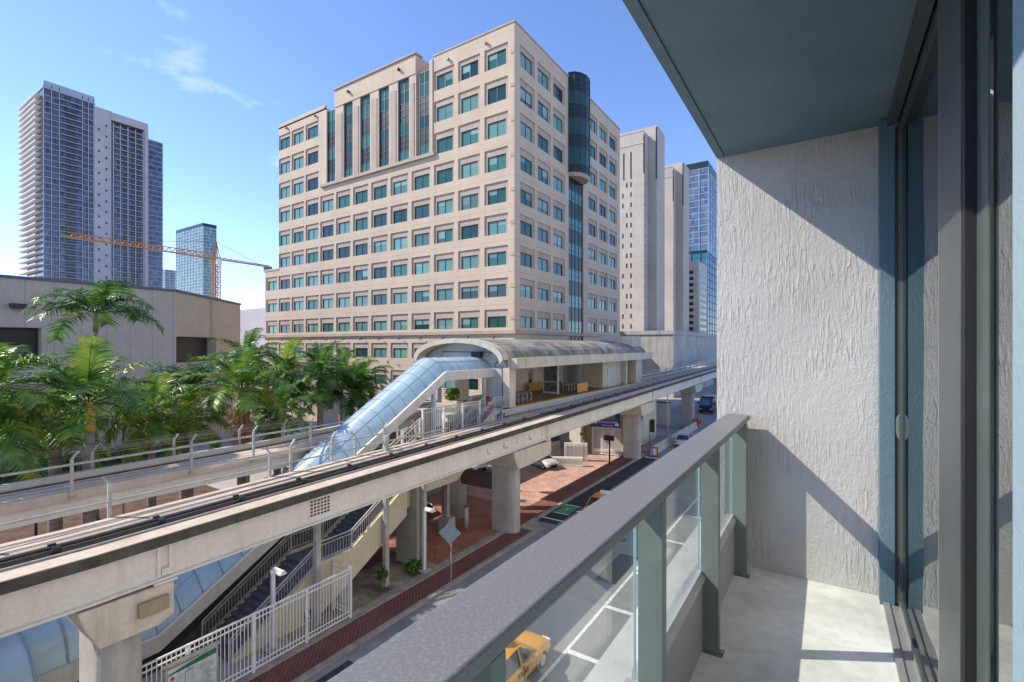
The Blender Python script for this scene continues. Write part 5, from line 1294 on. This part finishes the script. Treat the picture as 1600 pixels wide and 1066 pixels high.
sl_ = thing('street_lamp', (-19.7, 71.5, GZ), 'slim white street lamp post on the median past the stair wall', 'lamp')
part('pole', MB().tube([(-19.7,71.5,GZ),(-19.7,71.5,-5.2)],.10,10,r2=.06), M_white, sl_); part('arm', MB().bar((-19.7,71.5,-5.2),(-22.4,70.6,-5.0),.06), M_white, sl_)
cw_ = thing('hoarding', (-24, 80, GZ), 'pale construction hoarding wall beyond the cross street', 'wall')
part('panel', MB().box(-33,-21.5,79.5,79.7,GZ,-9.4), M_girder, cw_); part('cap', MB().box(-33,-21.5,79.45,79.75,-9.39,-9.2), M_fascia, cw_)
bn = thing('waste_bin', (-40.6, 27.6, GZ), 'blue and white box standing behind the palms', 'box')
part('body', MB().box(-47.4,-46.2,33.0,34.0,GZ,GZ+2.3), flat('blue box paint', (.03,.13,.38), rough=.5), bn); part('base', MB().box(-47.5,-46.1,32.9,34.1,GZ,GZ+.9), M_white, bn)

# ------------------------------------------------------------------ vehicles
def car(label, x, y, head, paint, L_=4.6, w=1.82, h=1.45, hood=.28, trunk=.16, cat='car', group=None, taxi=False, name='parked_car'):
    """lofted car body facing +x before it is turned"""
    t = thing(name, (0,0,0), label, cat, group)
    hw_ = w/2
    st_ = [(-.5,.42,.62,.80),(-.485,.30,.80,.90),(-.44,.24,.88,.96),(-.5+trunk,.22,.93,1.0),(-.1,.2,.93,1.0),(.5-hood,.2,.92,1.0),(.40,.22,.86,.98),(.46,.26,.76,.93),(.492,.34,.64,.84),(.5,.42,.55,.74)]
    rows = []
    for fx_, zb, belt, ws in st_:
        X = fx_*L_; a = hw_*ws
        rows.append([(X,-a*.86,zb),(X,-a,zb+.12),(X,-a*1.0,belt-.16),(X,-a*.95,belt),(X,-a*.5,belt+.035),(X,0,belt+.05),(X,a*.5,belt+.035),(X,a*.95,belt),(X,a,belt-.16),(X,a,zb+.12),(X,a*.86,zb)])
    body = MB().grid(rows); body.add(rows[0], [tuple(range(11))]); body.add(rows[-1], [tuple(range(11))])
    b = part('body', body, paint, t); sd_ = b.modifiers.new('smooth', 'SUBSURF'); sd_.levels = 1; sd_.render_levels = 2
    xs = [-.5+trunk+.01, -.5+trunk+.10, .0, .5-hood-.17, .5-hood+.02]
    zr = [.95, h-.05, h, h-.03, .95]; ww = [.86,.72,.74,.74,.88]
    gl = MB(); rf_ = MB(); g = []
    for fx_, z, q in zip(xs, zr, ww): g.append((fx_*L_, z, q*hw_))
    def rw(i, k): X, z, a = g[i]; return (X, a*k, z)
    low = [(xs[0]*L_, .9*hw_), (xs[1]*L_, .93*hw_), (0, .94*hw_), (xs[3]*L_, .93*hw_), (xs[4]*L_, .9*hw_)]
    gl.add([rw(0,-1), rw(0,1), rw(1,1), rw(1,-1)], [(0,1,2,3)]); gl.add([rw(4,-1), rw(4,1), rw(3,1), rw(3,-1)], [(0,1,2,3)])
    for s in (-1, 1):
        pl_ = [(g[0][0], s*low[0][1], .93), (g[1][0], s*g[1][2], g[1][1]-.02), (g[2][0], s*g[2][2], g[2][1]-.02), (g[3][0], s*g[3][2], g[3][1]-.02), (g[4][0], s*low[4][1], .93)]
        gl.add(pl_, [(0,1,2,3,4)])
        for i, wd_ in ((1, .07), (2, .06), (3, .06)):
            a_ = (pl_[i][0] + (-.28*L_*0 if i == 2 else 0), pl_[i][1]*1.01, pl_[i][2]); 
            base = {1: (g[0][0]+.06, s*low[0][1]*1.01, .93), 2: (0, s*low[2][1]*1.0, .93), 3: (g[4][0]-.02, s*low[4][1]*1.01, .93)}[i]
            rf_.bar(a_, base, wd_, .05, up=(0,1,0))
    rr = [[(g[i][0], k*g[i][2], g[i][1] + (.03*(1-k*k))) for k in (-1,-.6,0,.6,1)] for i in (1,2,3)]
    rf_.grid(rr); rf_.grid([[(p[0], p[1], p[2]-.05) for p in r] for r in rr])
    part('roof', rf_, paint, t); part('window', gl, M_door_car, t)
    for fx_ in (-.31, .315):
        for s in (-1, 1):
            wh = part('wheel', MB().tube([(fx_*L_, s*(hw_-.24), .33), (fx_*L_, s*(hw_-.015), .33)], .335, 22), M_tyre, t)
            part('rim', MB().tube([(fx_*L_, s*(hw_-.05), .33), (fx_*L_, s*(hw_+.0), .33)], .215, 14), M_sill, wh)
    for s in (-1, 1):
        part('headlight', MB().box(.455*L_, .492*L_, s*hw_*.62-.2, s*hw_*.62+.2, .60, .73), M_lt, t, bevel=.03)
        part('tail_light', MB().box(-.5*L_, -.475*L_, s*hw_*.66-.17, s*hw_*.66+.17, .66, .80), M_red, t, bevel=.02)
        part('mirror', MB().box((.5-hood-.10)*L_, (.5-hood-.05)*L_, s*hw_*.98-.0 if s > 0 else -hw_*.98-.2, s*hw_*.98+.2 if s > 0 else -hw_*.98, .92, 1.05), paint, t, bevel=.03)
    part('grille', MB().box(.497*L_, .503*L_, -.5, .5, .42, .58), M_black, t)
    ln = MB()
    for s in (-1, 1):
        for fx_ in (-.2, .02, .2): ln.box(fx_*L_-.012, fx_*L_+.012, s*hw_*.985-.02, s*hw_*.985+.02, .36, .9)
    part('door_seam', ln, M_black, t)
    if taxi:
        part('roof_sign', MB().prism([(-.22,h+.03),(.22,h+.03),(.14,h+.22),(-.14,h+.22)],'y',-.38,.38), M_white, t, bevel=.02)
        for s in (-1, 1):
            o = text_mesh('TAXI', .34, M_black, 'door_lettering', t, (.0*L_, s*(hw_*1.0+.012), .66), (R(90), 0, 0 if s < 0 else math.pi))
    t.location = (x, y, .012); t.rotation_euler = (0,0,head)
    return t
M_door_car = glossy_glass('car window glass', (.02,.03,.035), rough=.03, vary=0)
def paint(n, c, r=.3):
    m = flat(n, c, rough=r, vary=.04); p = m.node_tree.nodes['Principled BSDF']; p.inputs['Coat Weight'].default_value = .6; p.inputs['Coat Roughness'].default_value = .08; return m
M_taxi = paint('taxi yellow paint', (.62,.28,.025)); M_wcar = paint('white car paint', (.62,.62,.61)); M_kcar = paint('black car paint', (.018,.018,.022))
car('yellow taxi with a roof sign on the road below the balcony glass', -10.55, 15.4, R(90), M_taxi, 4.95, 1.9, 1.52, taxi=True, name='taxi', cat='taxi', group='yellow taxis on the road')
car('yellow taxi farther along the road just above the balcony rail', -14.5, 35.3, R(90), M_taxi, 4.95, 1.9, 1.5, taxi=True, name='taxi', cat='taxi', group='yellow taxis on the road')
car('white hatchback parked on the plaza behind the round column', -26.0, 45.3, R(-20), M_wcar, 4.3, 1.78, 1.45, trunk=.08)
car('silver white car parked farther left, half hidden by the girder', -31.6, 40.2, R(-20), M_wcar, 4.5, 1.8, 1.45)
car('black sedan parked behind the palms beyond the far guideway', -40.5, 24.6, R(20), M_kcar, 4.7, 1.85, 1.45)
car('dark car standing farther left between palm trunks', -44.0, 29.5, R(20), M_kcar, 4.6, 1.85, 1.45)
car('white car passing the jersey barriers, mostly behind the rail', -15.6, 65.0, R(90), M_wcar, 4.6, 1.85, 1.5)
car('black car in the shade of the stair behind the slab pier', -27.0, 26.0, R(70), M_kcar, 4.5, 1.8, 1.45)
car('white car far down the road beyond the dark truck', -20.0, 128, R(-90), M_wcar, 4.6, 1.85, 1.5)
tk = thing('box_truck', (0,0,0), 'dark box truck with a pale roof coming down the far road', 'truck')
M_trk = paint('dark truck paint', (.022,.024,.032), .35)
part('cargo_box', MB().box(-5.6,.2,-1.25,1.25,.75,3.05), M_trk, tk, bevel=.04); part('roof', MB().box(-5.55,.15,-1.2,1.2,3.055,3.1), M_girder, tk)
part('cab', MB().prism([(.22,.5),(2.3,.5),(2.4,1.4),(2.15,1.6),(1.7,2.75),(.22,2.85)],'y',-1.2,1.2), M_trk, tk, bevel=.05)
part('windscreen', MB().prism([(2.185,1.62),(2.2,1.64),(1.78,2.6),(1.75,2.6)],'y',-1.05,1.05), glossy_glass('blue windscreen', (.03,.09,.18)), tk)
for s in (-1,1): part('headlight', MB().box(2.36,2.42,s*.9-.18,s*.9+.18,.8,1.0), M_lt, tk)
part('bumper', MB().box(2.35,2.55,-1.2,1.2,.4,.72), M_black, tk); part('mirror', MB().box(1.9,2.05,-1.55,-1.3,1.7,2.2).box(1.9,2.05,1.3,1.55,1.7,2.2), M_black, tk)
for fx_ in (-3.9,1.4):
    for s in (-1,1): part('wheel', MB().tube([(fx_,s*.85,.48),(fx_,s*1.22,.48)],.48,18), M_tyre, tk)
tk.location = (-19.6, 99.5, .01); tk.rotation_euler = (0,0,R(-90))
